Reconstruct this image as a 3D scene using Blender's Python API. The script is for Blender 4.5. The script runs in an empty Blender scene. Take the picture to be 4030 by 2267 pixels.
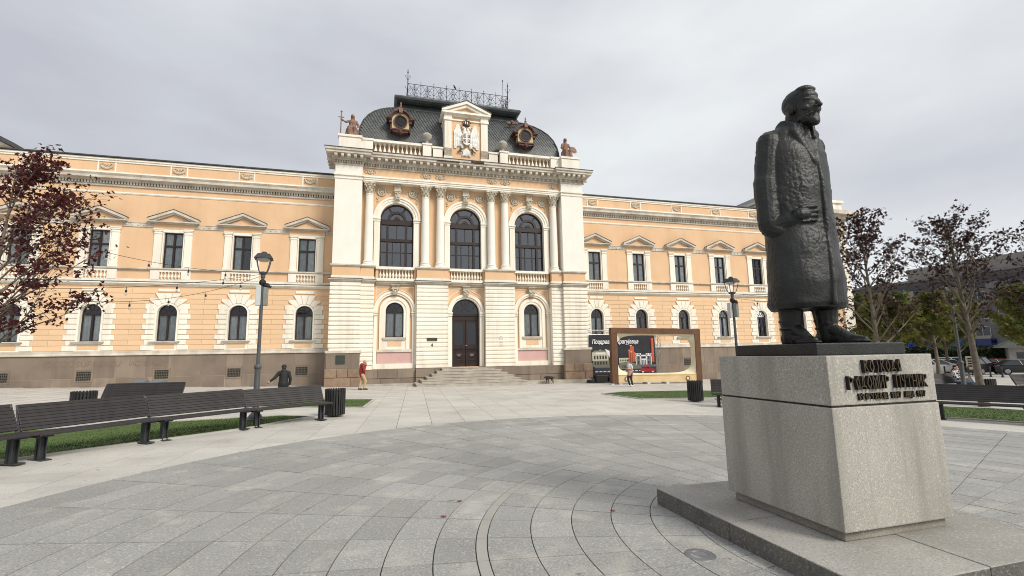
import bpy, bmesh, math, random
from math import sin, cos, pi, radians, sqrt, atan2, hypot
from mathutils import Vector, Matrix, noise
rnd = random.Random(7)
scene = bpy.context.scene
COL = scene.collection

# ------------------------------------------------------------------ camera
CAM = Vector((-5.5789, -32.851, 1.6))
YAW, PITCH, ROLL, FPX = .2732, .1410, -.0177, 1862.91 / 4030
_f = Vector((sin(YAW) * cos(PITCH), cos(YAW) * cos(PITCH), sin(PITCH)))
_r = Vector((cos(YAW), -sin(YAW), 0))
_u = _r.cross(_f)
CR = cos(ROLL) * _r + sin(ROLL) * _u
CU = -sin(ROLL) * _r + cos(ROLL) * _u
CF = _f
cam_d = bpy.data.cameras.new('camera')
cam = bpy.data.objects.new('camera', cam_d)
COL.objects.link(cam)
cam_d.sensor_fit = 'HORIZONTAL'
cam_d.sensor_width = 36
cam_d.lens = 36 * FPX
cam_d.clip_start = .05
cam_d.clip_end = 2000
mw = Matrix((CR, CU, -CF)).transposed().to_4x4()
mw.translation = CAM
cam.matrix_world = mw
scene.camera = cam

# ------------------------------------------------------------------ sky and sun
SUN = Vector((-1.75, 2.76, -2.67)).normalized()
world = bpy.data.worlds.new('World')
scene.world = world
world.use_nodes = True
wn, wl = world.node_tree.nodes, world.node_tree.links
wn.clear()
wo = wn.new('ShaderNodeOutputWorld')
bg = wn.new('ShaderNodeBackground')
sky = wn.new('ShaderNodeTexSky')
sky.sky_type = 'NISHITA'
sky.sun_disc = False
sky.sun_elevation = math.asin(-SUN.z)
sky.sun_rotation = atan2(-SUN.x, -SUN.y)
sky.air_density = 1.0
sky.dust_density = 4.0
sc_ = wn.new('ShaderNodeVectorMath'); sc_.operation = 'SCALE'; sc_.inputs['Scale'].default_value = .07
wl.new(sky.outputs[0], sc_.inputs[0])
tc = wn.new('ShaderNodeTexCoord')
mp = wn.new('ShaderNodeMapping'); mp.inputs['Scale'].default_value = (1.0, 1.0, 2.6)
n1 = wn.new('ShaderNodeTexNoise'); n1.inputs['Scale'].default_value = 1.25; n1.inputs['Detail'].default_value = 6; n1.inputs['Roughness'].default_value = .48
wl.new(tc.outputs['Generated'], mp.inputs[0]); wl.new(mp.outputs[0], n1.inputs[0])
cr = wn.new('ShaderNodeValToRGB')
cr.color_ramp.elements[0].position = .33; cr.color_ramp.elements[0].color = (.50, .515, .57, 1)
cr.color_ramp.elements[1].position = .66; cr.color_ramp.elements[1].color = (.80, .832, .85, 1)
dt = wn.new('ShaderNodeVectorMath'); dt.operation = 'DOT_PRODUCT'; dt.inputs[1].default_value = (.17, -.06, .02)
wl.new(tc.outputs['Generated'], dt.inputs[0])
ad_ = wn.new('ShaderNodeMath'); ad_.operation = 'ADD'; wl.new(n1.outputs[0], ad_.inputs[0]); wl.new(dt.outputs['Value'], ad_.inputs[1])
wl.new(ad_.outputs[0], cr.inputs[0])
mx = wn.new('ShaderNodeMix'); mx.data_type = 'RGBA'; mx.inputs[0].default_value = .93
wl.new(sc_.outputs[0], mx.inputs[6]); wl.new(cr.outputs[0], mx.inputs[7])
wl.new(mx.outputs[2], bg.inputs[0]); bg.inputs[1].default_value = .98
wl.new(bg.outputs[0], wo.inputs[0])
sun_d = bpy.data.lights.new('sun', 'SUN')
sun_d.energy = 2.7
sun_d.angle = radians(19)
sun_d.color = (1, .945, .86)
sun = bpy.data.objects.new('sun', sun_d)
COL.objects.link(sun)
sun.rotation_euler = SUN.to_track_quat('-Z', 'Y').to_euler()
vs = scene.view_settings
vs.view_transform = 'Standard'
vs.look = 'None'
vs.exposure = 0.2
vs.gamma = 1
vs.use_curve_mapping = False
scene.cycles.use_denoising = True
scene.cycles.max_bounces = 6
scene.cycles.filter_width = 1.0

# ------------------------------------------------------------------ helpers
def g(x, y):
    return -.016 * (x - CAM.x) - .0045 * (y - CAM.y) + .012 * max(0, -12 - x)

class MB:
    def __init__(s): s.v = []; s.f = []; s.m = []
    def add(s, vs, fs, m=0):
        o = len(s.v); s.v += [tuple(p) for p in vs]
        for f in fs: s.f.append(tuple(i + o for i in f)); s.m.append(m)
        return s
    def box(s, x0, x1, y0, y1, z0, z1, m=0):
        return s.add([(x0,y0,z0),(x1,y0,z0),(x1,y1,z0),(x0,y1,z0),(x0,y0,z1),(x1,y0,z1),(x1,y1,z1),(x0,y1,z1)],
                     [(0,3,2,1),(4,5,6,7),(0,1,5,4),(1,2,6,5),(2,3,7,6),(3,0,4,7)], m)
    def bbox(s, x0, x1, y0, y1, z0, z1, b, m=0):
        # box with chamfered edges
        bm = bmesh.new(); bmesh.ops.create_cube(bm, size=1)
        for v in bm.verts: v.co = ((x0+x1)/2 + v.co.x*(x1-x0), (y0+y1)/2 + v.co.y*(y1-y0), (z0+z1)/2 + v.co.z*(z1-z0))
        bmesh.ops.bevel(bm, geom=bm.edges[:], offset=b, segments=2, affect='EDGES', profile=.6)
        bm.verts.index_update()
        s.add([v.co[:] for v in bm.verts], [[v.index for v in f.verts] for f in bm.faces], m); bm.free(); return s
    def prism(s, pts, ax, a, b, m=0):
        n = len(pts)
        if ax == 'x': P = [(a,p,q) for p,q in pts] + [(b,p,q) for p,q in pts]
        elif ax == 'y': P = [(p,a,q) for p,q in pts] + [(p,b,q) for p,q in pts]
        else: P = [(p,q,a) for p,q in pts] + [(p,q,b) for p,q in pts]
        fs = [tuple(range(n))[::-1], tuple(range(n, 2*n))] + [(i, (i+1) % n, n + (i+1) % n, n + i) for i in range(n)]
        return s.add(P, fs, m)
    def lathe(s, prof, n, c=(0,0,0), m=0, a0=0, a1=2*pi, sx=1, sy=1):
        full = abs(a1 - a0 - 2*pi) < 1e-6
        k = n if full else n + 1
        P = []
        for r, z in prof:
            for i in range(k):
                a = a0 + (a1-a0)*i/n
                P.append((c[0]+r*cos(a)*sx, c[1]+r*sin(a)*sy, c[2]+z))
        fs = []
        for j in range(len(prof)-1):
            for i in range(n):
                i2 = (i+1) % k
                fs.append((j*k+i, j*k+i2, (j+1)*k+i2, (j+1)*k+i))
        if full:
            fs.append(tuple(range(k))[::-1]); fs.append(tuple(range((len(prof)-1)*k, len(prof)*k)))
        return s.add(P, fs, m)
    def tube(s, pts, rs, n=6, m=0, closed=False):
        pts = [Vector(p) for p in pts]
        if not hasattr(rs, '__len__'): rs = [rs]*len(pts)
        P = []; L = len(pts); ref = None
        for i, p in enumerate(pts):
            if closed: t = pts[(i+1) % L] - pts[i-1]
            else: t = pts[min(i+1, L-1)] - pts[max(i-1, 0)]
            t.normalize()
            if ref is None: ref = t.orthogonal().normalized()
            e1 = ref - t*ref.dot(t)
            e1 = e1.normalized() if e1.length > 1e-5 else t.orthogonal().normalized()
            ref = e1; e2 = t.cross(e1)
            for k in range(n):
                a = 2*pi*k/n; P.append(p + (e1*cos(a) + e2*sin(a))*rs[i])
        fs = []
        for j in range(L if closed else L-1):
            j2 = (j+1) % L
            for k in range(n): fs.append((j*n+k, j*n+(k+1) % n, j2*n+(k+1) % n, j2*n+k))
        if not closed: fs.append(tuple(range(n))[::-1]); fs.append(tuple(range((L-1)*n, L*n)))
        return s.add(P, fs, m)
    def ell(s, c, r, nu=12, nv=8, m=0, rot=None):
        P = []; c = Vector(c)
        for j in range(1, nv):
            t = pi*j/nv
            for i in range(nu):
                a = 2*pi*i/nu; P.append(Vector((r[0]*sin(t)*cos(a), r[1]*sin(t)*sin(a), r[2]*cos(t))))
        P += [Vector((0,0,r[2])), Vector((0,0,-r[2]))]
        if rot: P = [rot @ p for p in P]
        fs = []
        for j in range(nv-2):
            for i in range(nu): fs.append((j*nu+i, (j+1)*nu+i, (j+1)*nu+(i+1) % nu, j*nu+(i+1) % nu))
        T = (nv-1)*nu
        for i in range(nu): fs.append((T, i, (i+1) % nu)); fs.append((T+1, (nv-2)*nu+(i+1) % nu, (nv-2)*nu+i))
        return s.add([p + c for p in P], fs, m)
    def cap(s, p0, p1, r0, r1, n=10, m=0):
        p0, p1 = Vector(p0), Vector(p1); d = (p1-p0)
        d = d.normalized() if d.length > 1e-6 else Vector((0,0,1))
        q = []; r = []
        for t in (-90, -60, -30): q.append(p0 + d*r0*sin(radians(t))); r.append(max(.002, r0*cos(radians(t))))
        q.append(p0); r.append(r0); q.append(p1); r.append(r1)
        for t in (30, 60, 90): q.append(p1 + d*r1*sin(radians(t))); r.append(max(.002, r1*cos(radians(t))))
        return s.tube(q, r, n, m)
    def arch(s, xc, zc, r0, r1, y0, y1, a0=0, a1=pi, n=16, m=0):
        # ring sector standing in the XZ plane, from y0 (front) to y1
        P = []
        for i in range(n+1):
            a = a0 + (a1-a0)*i/n
            for r, y in ((r0,y0),(r1,y0),(r1,y1),(r0,y1)): P.append((xc+r*cos(a), y, zc+r*sin(a)))
        fs = [(0,1,2,3), (4*n+3,4*n+2,4*n+1,4*n)]
        for i in range(n):
            for k in range(4): fs.append((4*i+k, 4*i+(k+1) % 4, 4*i+4+(k+1) % 4, 4*i+4+k)[::-1])
        return s.add(P, fs, m)
    def wall(s, x0, x1, z0, z1, ops, y, depth, m=0, n=14):
        # sheet at y with real openings and reveals; ops: (xc, hw, zb, zs, arched)
        def q(a, b, c, d): s.add([(a,y,c),(b,y,c),(b,y,d),(a,y,d)], [(0,1,2,3)], m)
        x = x0
        for xc, hw, zb, zs, ar in sorted(ops):
            if xc-hw > x: q(x, xc-hw, z0, z1)
            if zb > z0: q(xc-hw, xc+hw, z0, zb)
            top = [(xc-hw, zs), (xc+hw, zs)] if not ar else [(xc-hw*cos(pi*i/n), zs+hw*sin(pi*i/n)) for i in range(n+1)]
            for (a, c), (b, d) in zip(top, top[1:]):
                s.add([(a,y,c),(b,y,d),(b,y,z1),(a,y,z1)], [(0,1,2,3)], m)
            loop = [(xc-hw, zb)] + top + [(xc+hw, zb)]
            for (a, c), (b, d) in zip(loop, loop[1:] + loop[:1]):
                s.add([(a,y,c),(a,y+depth,c),(b,y+depth,d),(b,y,d)], [(0,1,2,3)], 1)
            x = xc+hw
        if x < x1: q(x, x1, z0, z1)
        return s
    def mesh(s, name, mats, smooth=None):
        me = bpy.data.meshes.new(name)
        me.from_pydata(s.v, [], s.f)
        if not isinstance(mats, (list, tuple)): mats = [mats]
        for t in mats: me.materials.append(t)
        if len(mats) > 1: me.polygons.foreach_set('material_index', s.m)
        if smooth is not None:
            me.shade_smooth()
            if smooth < 180: me.set_sharp_from_angle(angle=radians(smooth))
        me.update()
        return me

def ob(name, me, parent=None, loc=(0,0,0), rot=None, scl=None):
    o = bpy.data.objects.new(name, me); COL.objects.link(o)
    o.parent = parent; o.location = loc
    if rot is not None:
        if isinstance(rot, (int, float)): o.rotation_euler = (0, 0, rot)
        else: o.rotation_euler = rot
    if scl is not None: o.scale = scl
    return o
def part(name, mb, mats, parent=None, smooth=None, loc=(0,0,0), rot=None):
    return ob(name, mb.mesh(name, mats, smooth), parent, loc, rot)
def tag(o, label, cat, group=None):
    o['label'] = label; o['category'] = cat
    if group: o['group'] = group
    return o
def thing(name, label, cat, loc=(0,0,0), rot=None, group=None):
    return tag(ob(name, None, None, loc, rot), label, cat, group)
def struct(o): o['kind'] = 'structure'; return o
def stuff(o): o['kind'] = 'stuff'; return o
def text_mesh(s, size, depth=0, shear=0, bold=0, mat=None, align='CENTER'):
    cu = bpy.data.curves.new('lettering', 'FONT'); cu.body = s; cu.size = size; cu.extrude = depth; cu.shear = shear; cu.offset = bold
    cu.align_x = align
    t = bpy.data.objects.new('lettering', cu); COL.objects.link(t)
    bpy.context.view_layer.update()
    me = bpy.data.meshes.new_from_object(t.evaluated_get(bpy.context.evaluated_depsgraph_get()))
    bpy.data.objects.remove(t)
    me.materials.clear()
    if mat: me.materials.append(mat)
    return me

# ------------------------------------------------------------------ materials
def mat(name, col, rough=.7, col2=None, nscale=4, ndet=5, bump=0, bscale=40, metal=0, spec=.4, obj_var=0, speck=None, streak=None, coord='Object', mixp=(.35, .65)):
    m = bpy.data.materials.new(name); m.use_nodes = True
    N, L = m.node_tree.nodes, m.node_tree.links
    b = N['Principled BSDF']
    b.inputs['Roughness'].default_value = rough; b.inputs['Metallic'].default_value = metal
    b.inputs['Specular IOR Level'].default_value = spec
    tcn = N.new('ShaderNodeTexCoord')
    if coord == 'World':
        ge = N.new('ShaderNodeNewGeometry'); src = ge.outputs['Position']
    else: src = tcn.outputs[coord]
    def nz(sc, det=4, ro=.55, vec=None):
        n = N.new('ShaderNodeTexNoise'); n.inputs['Scale'].default_value = sc; n.inputs['Detail'].default_value = det; n.inputs['Roughness'].default_value = ro
        L.new(vec or src, n.inputs['Vector']); return n.outputs[0]
    def ramp(v, p0, p1, c0, c1):
        r = N.new('ShaderNodeValToRGB'); e = r.color_ramp.elements
        e[0].position = p0; e[1].position = p1; e[0].color = (*c0, 1); e[1].color = (*c1, 1)
        L.new(v, r.inputs[0]); return r.outputs[0]
    def mixc(f, a, bb, mode='MIX'):
        x = N.new('ShaderNodeMix'); x.data_type = 'RGBA'; x.blend_type = mode
        for i, val in ((0, f), (6, a), (7, bb)):
            if hasattr(val, 'is_linked') or isinstance(val, bpy.types.NodeSocket): L.new(val, x.inputs[i])
            else: x.inputs[i].default_value = val if i == 0 else (*val, 1)
        return x.outputs[2]
    c = ramp(nz(nscale, ndet), mixp[0], mixp[1], col, col2 or tuple(k*.82 for k in col))
    if speck:
        for sc, amt, colr, lo, hi in speck:
            c = mixc(ramp(nz(sc, 2, .5), lo, hi, (0,0,0), (amt,)*3), c, colr)
    if streak:
        mpn = N.new('ShaderNodeMapping'); mpn.inputs['Scale'].default_value = (streak[0], streak[0], streak[0]*.08)
        L.new(src, mpn.inputs[0])
        c = mixc(ramp(nz(1, 5, .6, mpn.outputs[0]), .48, .72, (0,0,0), (streak[1],)*3), c, streak[2])
    if obj_var:
        oi = N.new('ShaderNodeObjectInfo'); gi = N.new('ShaderNodeNewGeometry'); am = N.new('ShaderNodeMath'); am.operation = 'ADD'; fm = N.new('ShaderNodeMath'); fm.operation = 'FRACT'
        L.new(oi.outputs['Random'], am.inputs[0]); L.new(gi.outputs['Random Per Island'], am.inputs[1]); L.new(am.outputs[0], fm.inputs[0])
        mr = N.new('ShaderNodeMapRange'); mr.inputs['To Min'].default_value = 1-obj_var; mr.inputs['To Max'].default_value = 1+obj_var*.7
        L.new(fm.outputs[0], mr.inputs[0])
        hv = N.new('ShaderNodeVectorMath'); hv.operation = 'SCALE'
        L.new(c, hv.inputs[0]); L.new(mr.outputs[0], hv.inputs['Scale']); c = hv.outputs[0]
    L.new(c, b.inputs['Base Color'])
    if bump:
        bn = N.new('ShaderNodeBump'); bn.inputs['Strength'].default_value = bump; bn.inputs['Distance'].default_value = .02
        L.new(nz(bscale, 4, .6), bn.inputs['Height']); L.new(bn.outputs[0], b.inputs['Normal'])
    return m

ORANGE = mat('orange_plaster', (.715,.488,.298), .9, (.67,.437,.255), .55, 6, .25, 25, streak=(1.1,.34,(.55,.37,.22)))
ORANGE_B = mat('orange_ashlar', (.735,.52,.325), .9, (.69,.466,.278), .6, 6, .25, 25, obj_var=.05, streak=(1.1,.2,(.60,.37,.2)))
CREAM = mat('cream_plaster', (.83,.79,.695), .85, (.79,.735,.62), .8, 6, .25, 30, streak=(1.8,.5,(.50,.43,.33)), coord='World')
CREAM_P = mat('rough_cream_plaster', (.82,.785,.71), .9, (.78,.74,.655), 1.2, 6, .5, 38, coord='World', streak=(1.5,.12,(.6,.53,.43)))
TRIM = mat('weathered_trim', (.65,.60,.515), .9, (.47,.42,.345), 1.6, 7, .3, 30, coord='World', streak=(2.5,.4,(.33,.285,.225)))
ORNA = mat('ornament_stone', (.60,.54,.43), .9, (.42,.36,.27), 9, 5, .3, 50, coord='World')
BSTONE = mat('brown_stone', (.255,.20,.155), .9, (.20,.158,.124), .9, 6, .45, 30, obj_var=.17, streak=(2.2,.55,(.30,.235,.175)), coord='World')
BSTONE_R = mat('rock_faced_stone', (.30,.205,.14), .95, (.22,.155,.11), 3, 6, 1.0, 9, obj_var=.12, coord='World')
MORTAR = mat('mortar', (.34,.29,.235), .95, None, 3, 4, .2, 30)
LEDGE = mat('concrete_ledge', (.46,.42,.35), .95, (.34,.31,.26), 2, 6, .3, 30, coord='World')
PINK = mat('pink_plaster', (.60,.385,.355), .9, (.55,.35,.32), 1.5, 5, .15, 40, streak=(2,.2,(.5,.36,.31)))
WOOD_D = mat('dark_window_wood', (.028,.016,.013), .45, (.02,.012,.01), 6, 4)
DOORW = mat('dark_door_wood', (.030,.014,.011), .4, (.02,.01,.009), 3, 5, .15, 30)
SLATE = mat('roof_slate', (.115,.121,.118), .5, (.082,.088,.087), 2.2, 5, .2, 20, obj_var=.13, coord='World')
SLATE_U = mat('roof_underlay', (.025,.028,.028), .8)
COPPER = mat('patinated_copper', (.042,.047,.047), .5, (.062,.072,.068), 2.0, 6, .1, 20, streak=(1.6,.4,(.095,.115,.105)), coord='World')
TIN = mat('dark_tin_flashing', (.045,.045,.047), .5, (.07,.07,.07), 2, 4)
TERRA = mat('terracotta', (.30,.18,.125), .85, (.155,.09,.065), 6, 5, .4, 40, coord='World')
TERRA_D = mat('dark_red_dormer_paint', (.095,.038,.028), .6, (.06,.024,.02), 4, 5, .2, 30)
YELLOW = mat('yellow_dormer_paint', (.50,.425,.26), .8, (.56,.43,.2), 3, 5)
IRON = mat('black_iron', (.018,.019,.022), .5)
ARMS = mat('white_relief_stone', (.80,.79,.74), .85, (.66,.64,.58), 7, 5, .35, 45)
ARMSD = mat('dark_relief_paint', (.05,.04,.03), .6)
CURT = mat('curtain_fabric', (.82,.82,.79), .95, (.66,.67,.65), 5, 3, obj_var=.28)
DARKIN = mat('dark_interior', (.035,.034,.033), .9)  # darkness of the unlit rooms is put into this colour
GRAN = mat('pedestal_granite', (.41,.392,.345), .75, (.345,.33,.29), 1.3, 6, .12, 120, speck=[(90,.55,(.16,.15,.13),.52,.66),(60,.5,(.62,.59,.52),.55,.68)], streak=(4.2,.6,(.21,.20,.17)))
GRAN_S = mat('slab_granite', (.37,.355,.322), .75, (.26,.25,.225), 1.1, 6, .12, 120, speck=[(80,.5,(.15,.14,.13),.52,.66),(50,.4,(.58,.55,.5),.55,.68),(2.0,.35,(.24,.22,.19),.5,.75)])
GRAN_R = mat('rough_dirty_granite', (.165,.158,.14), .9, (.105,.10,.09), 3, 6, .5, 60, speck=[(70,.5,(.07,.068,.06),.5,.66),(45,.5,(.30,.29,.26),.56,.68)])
GRAN_B = mat('stained_base_granite', (.30,.28,.235), .8, (.20,.185,.15), 3, 6, .2, 90, speck=[(70,.5,(.12,.11,.10),.5,.66),(45,.4,(.45,.43,.38),.56,.68)])
PAVE_D = mat('dark_paving_granite', (.335,.332,.314), .7, (.28,.278,.263), .7, 6, .1, 110, obj_var=.115, coord='World',
             speck=[(70,.55,(.15,.15,.145),.5,.64),(45,.5,(.52,.51,.48),.56,.66),(2.3,.5,(.48,.46,.40),.56,.74),(7.5,.6,(.10,.095,.09),.72,.74)])
PAVE_L = mat('light_paving_granite', (.545,.522,.475), .75, (.47,.45,.408), .5, 6, .1, 110, obj_var=.07, coord='World',
             speck=[(60,.4,(.28,.27,.25),.5,.66),(40,.4,(.64,.62,.57),.56,.68),(.8,.6,(.36,.33,.30),.52,.76),(5.5,.45,(.18,.165,.15),.68,.73)])
JOINT = mat('joint_sand', (.055,.052,.047), .95, (.10,.094,.085), 6, 4)
KERB = mat('kerb_granite', (.44,.43,.40), .8, (.36,.35,.33), 2, 5, .15, 60)
SOIL = mat('soil', (.10,.075,.045), .95, (.14,.12,.06), 3, 5, .4, 30)
GRASS = mat('grass', (.078,.128,.028), .8, (.052,.09,.02), 1.3, 6, 0, 30, coord='World', speck=[(2.2,.5,(.15,.155,.04),.6,.75)])
BRONZE = mat('dark_bronze', (.0105,.0112,.0103), .45, (.025,.0265,.024), 4, 6, .32, 55, metal=.25, spec=.5, speck=[(7,.5,(.014,.014,.013),.5,.65)])
BRASS = mat('brass_letter_face', (.095,.072,.045), .55, (.05,.038,.025), 20, 4, metal=.5)
LET_S = mat('black_letter_side', (.012,.010,.008), .6)  # near-black on the letter sides, against brass front faces
SLAT = mat('bench_slat_paint', (.036,.031,.031), .5, (.026,.022,.022), 5, 4, .08, 60, obj_var=.16)
METAL = mat('dark_grey_metal', (.038,.040,.044), .5, (.028,.03,.033), 5, 4, .05, 60)
BINM = mat('black_bin_metal', (.018,.018,.018), .5, (.026,.026,.026), 4, 4)
LAMPM = mat('grey_lamp_paint', (.085,.09,.095), .45, (.065,.07,.075), 4, 4)
BOXW = mat('pale_grey_box', (.52,.53,.53), .5, (.46,.47,.47), 3, 4)
BLACK = mat('black_plastic', (.012,.012,.013), .5)
WIRE = mat('black_wire', (.012,.012,.012), .6)
BULB = mat('frosted_bulb', (.55,.53,.48), .25)
ALU = mat('truss_aluminium', (.42,.42,.41), .35, (.32,.32,.31), 8, 3, metal=.7)
TVWOOD = mat('brown_board', (.135,.062,.030), .7, (.095,.042,.02), 2.0, 6, .15, 20, streak=(9,.4,(.07,.03,.016)))
TVCREAM = mat('cream_bezel_paint', (.70,.64,.46), .8, (.64,.57,.40), 1.5, 5)
PLY = mat('pale_plywood', (.64,.47,.25), .7, (.55,.39,.19), 1.6, 6, .1, 30)
WHITE = mat('white_paint', (.75,.75,.74), .6)
LEAF_R = mat('dark_red_leaf', (.105,.018,.018), .6, (.05,.010,.012), 5, 3)
LEAF_P = mat('bronze_purple_leaf', (.050,.020,.017), .6, (.03,.013,.012), 5, 3)
LEAF_G = mat('yellow_green_leaf', (.19,.175,.035), .65, (.09,.12,.026), .8, 4)
LEAF_D = mat('dark_hedge_leaf', (.028,.05,.018), .7, (.018,.034,.013), 3, 4)
BARK = mat('pale_bark', (.20,.165,.13), .9, (.12,.10,.078), 8, 6, .5, 25)
BARK_D = mat('grey_bark', (.15,.125,.105), .9, (.09,.075,.065), 8, 6, .5, 25)
for m_ in (LEAF_R, LEAF_P, LEAF_G):
    N, L = m_.node_tree.nodes, m_.node_tree.links
    pb = N['Principled BSDF']; tr_ = N.new('ShaderNodeBsdfTranslucent'); mxl = N.new('ShaderNodeMixShader'); mxl.inputs[0].default_value = .38
    L.new(pb.inputs['Base Color'].links[0].from_socket, tr_.inputs[0])
    L.new(pb.outputs[0], mxl.inputs[1]); L.new(tr_.outputs[0], mxl.inputs[2]); L.new(mxl.outputs[0], N['Material Output'].inputs[0])
def glass(name, tint, refl, rough=.02):
    m = bpy.data.materials.new(name); m.use_nodes = True
    N, L = m.node_tree.nodes, m.node_tree.links; N.clear()
    o = N.new('ShaderNodeOutputMaterial'); t = N.new('ShaderNodeBsdfTransparent'); gl = N.new('ShaderNodeBsdfGlossy'); mxs = N.new('ShaderNodeMixShader')
    t.inputs[0].default_value = (*tint, 1); gl.inputs['Roughness'].default_value = rough; gl.inputs[0].default_value = (.92,.95,1,1)
    lw = N.new('ShaderNodeFresnel'); lw.inputs[0].default_value = 1.5
    ad = N.new('ShaderNodeMath'); ad.operation = 'ADD'; ad.inputs[1].default_value = refl
    nt = N.new('ShaderNodeTexNoise'); nt.inputs['Scale'].default_value = 1.3
    bp = N.new('ShaderNodeBump'); bp.inputs['Strength'].default_value = .05; bp.inputs['Distance'].default_value = .05
    L.new(nt.outputs[0], bp.inputs['Height']); L.new(bp.outputs[0], gl.inputs['Normal'])
    L.new(lw.outputs[0], ad.inputs[0]); L.new(ad.outputs[0], mxs.inputs[0]); L.new(t.outputs[0], mxs.inputs[1]); L.new(gl.outputs[0], mxs.inputs[2]); L.new(mxs.outputs[0], o.inputs[0])
    return m
GLASS = glass('window_glass', (.9,.92,.92), .015)
GLASS_B = glass('hall_window_glass', (.5,.52,.55), .085)
GLASS_D = glass('door_glass', (.3,.3,.3), .03)
# ================================================================== TOWN HALL
hall = thing('town_hall', 'long two-storey orange and cream town hall with a domed centre and coat of arms', 'building')
BX = [10.285 + 3.8*i for i in range(5)]
ZK = [2.25 + .3075*k for k in range(13)]
WEND = 27.4

# ---- shared pieces of a wing bay
def up_frame():
    m = MB(); w, b, t, zt = .5177, 7.175, 9.42, 8.58; y0, y1 = .13, .2
    m.box(-w, -w+.07, y0, y1, b, t); m.box(w-.07, w, y0, y1, b, t); m.box(-w+.07, w-.07, y0, y1, t-.07, t); m.box(-w+.07, w-.07, y0, y1, b, b+.07)
    m.box(-.045, .045, y0-.02, y1, b+.07, t-.07); m.box(-w+.07, w-.07, y0-.03, y1-.01, zt-.055, zt+.055)
    return m
UPF = up_frame().mesh('window', WOOD_D)
def pane(x0, x1, z0, z1, y=.17, name='pane', mt=GLASS):
    return MB().box(x0, x1, y, y+.006, z0, z1).mesh(name, mt)
UP_P = [pane(-.45,-.045,7.24,8.53), pane(.045,.45,7.24,8.53), pane(-.45,-.045,8.63,9.35), pane(.045,.45,8.63,9.35)]
def curtain(x0, x1, z0, z1, y, seed, amp=.02):
    m = MB(); n = 26; r = random.Random(seed); P = []
    ph = r.random()*6
    for i in range(n+1):
        x = x0 + (x1-x0)*i/n
        d = amp*sin(i*1.9+ph) + amp*.6*sin(i*.83+ph*2)
        P += [(x, y+d, z0), (x, y+d, z1)]
    m.add(P, [(2*i, 2*i+2, 2*i+3, 2*i+1) for i in range(n)])
    return m
CUR_U = []
for k in range(5):
    a = rnd.uniform(.02, .14)
    CUR_U.append((curtain(-.5,-a,7.2,9.4,.25,k).mesh('curtain',CURT), curtain(a*.6,.5,7.2,9.4,.25,k+9).mesh('curtain',CURT)))
PIL = MB().box(-.23,.23,-.09,0,7.19,7.33).box(-.2,.2,-.07,0,7.33,9.31).box(-.225,.225,-.1,0,9.31,9.37).box(-.2,.2,-.08,0,9.37,9.47).box(-.24,.24,-.12,0,9.47,9.55).box(-.265,.265,-.15,0,9.55,9.61).mesh('pilaster', CREAM)
LINT = MB().box(-.575,.575,-.05,0,9.42,9.61).box(-.5177-.06,-.5177,-.03,0,7.19,9.42).box(.5177,.5177+.06,-.03,0,7.19,9.42).mesh('window_architrave', CREAM)
def pediment():
    m = MB(); W = 1.36
    m.box(-1.08,1.08,-.06,0,9.61,9.93,1)
    m.box(-1.28,1.28,-.24,0,9.93,9.985); m.box(-W,W,-.34,0,9.985,10.05)
    # raking cornice
    for s in (-1, 1):
        a, b = (0, 10.80), (s*W, 10.22); t = .17
        pts = [(0,10.80-t),(s*W*.985,10.05),(s*W,10.05),(s*W,10.20),(0,10.80)]
        if s < 0: pts = pts[::-1]
        m.prism(pts, 'y', -.34, 0, 0)
        pts = [(0,10.80-t-.09),(s*(W-.27),10.05),(s*(W-.02),10.05),(0,10.80-t)]
        if s < 0: pts = pts[::-1]
        m.prism(pts, 'y', -.22, 0, 0)
        pts = [(0,10.825),(0,10.802),(s*(W+.02),10.205),(s*(W+.02),10.235)]
        if s > 0: pts = pts[::-1]
        m.prism(pts, 'y', -.37, 0, 2)
    m.prism([(-1.0,10.05),(1.0,10.05),(0,10.53)], 'y', -.08, 0, 1)
    return m
PED = pediment().mesh('pediment', [TRIM, ORANGE, TIN])
STUD_B = MB().box(-.82,.82,-.05,0,9.69,9.97).box(-.84,.84,-.08,0,9.93,9.972)
for i in range(5): STUD_B.ell((-.6+.3*i, -.05, 9.81), (.055,.045,.055), 8, 6)
STUD_B = STUD_B.mesh('studded_frieze', TRIM)
BAL_PROF = [(.058,0),(.058,.035),(.030,.045),(.030,.065),(.062,.10),(.074,.15),(.066,.20),(.040,.26),(.026,.32),(.024,.365),(.044,.375),(.044,.395),(.030,.405),(.058,.425),(.060,.46)]
def baluster(h, r=1.0, name='baluster', m=CREAM): return MB().lathe([(a*r*h/.46, z*h/.46) for a, z in BAL_PROF], 10).mesh(name, m, 50)
BAL_W = baluster(.455)
BALR = MB().box(-1.05,-.575,-.1,0,6.5,7.06).box(.575,1.05,-.1,0,6.5,7.06).box(-.575,.575,-.1,0,6.955,7.06).mesh('balustrade', CREAM)
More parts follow.
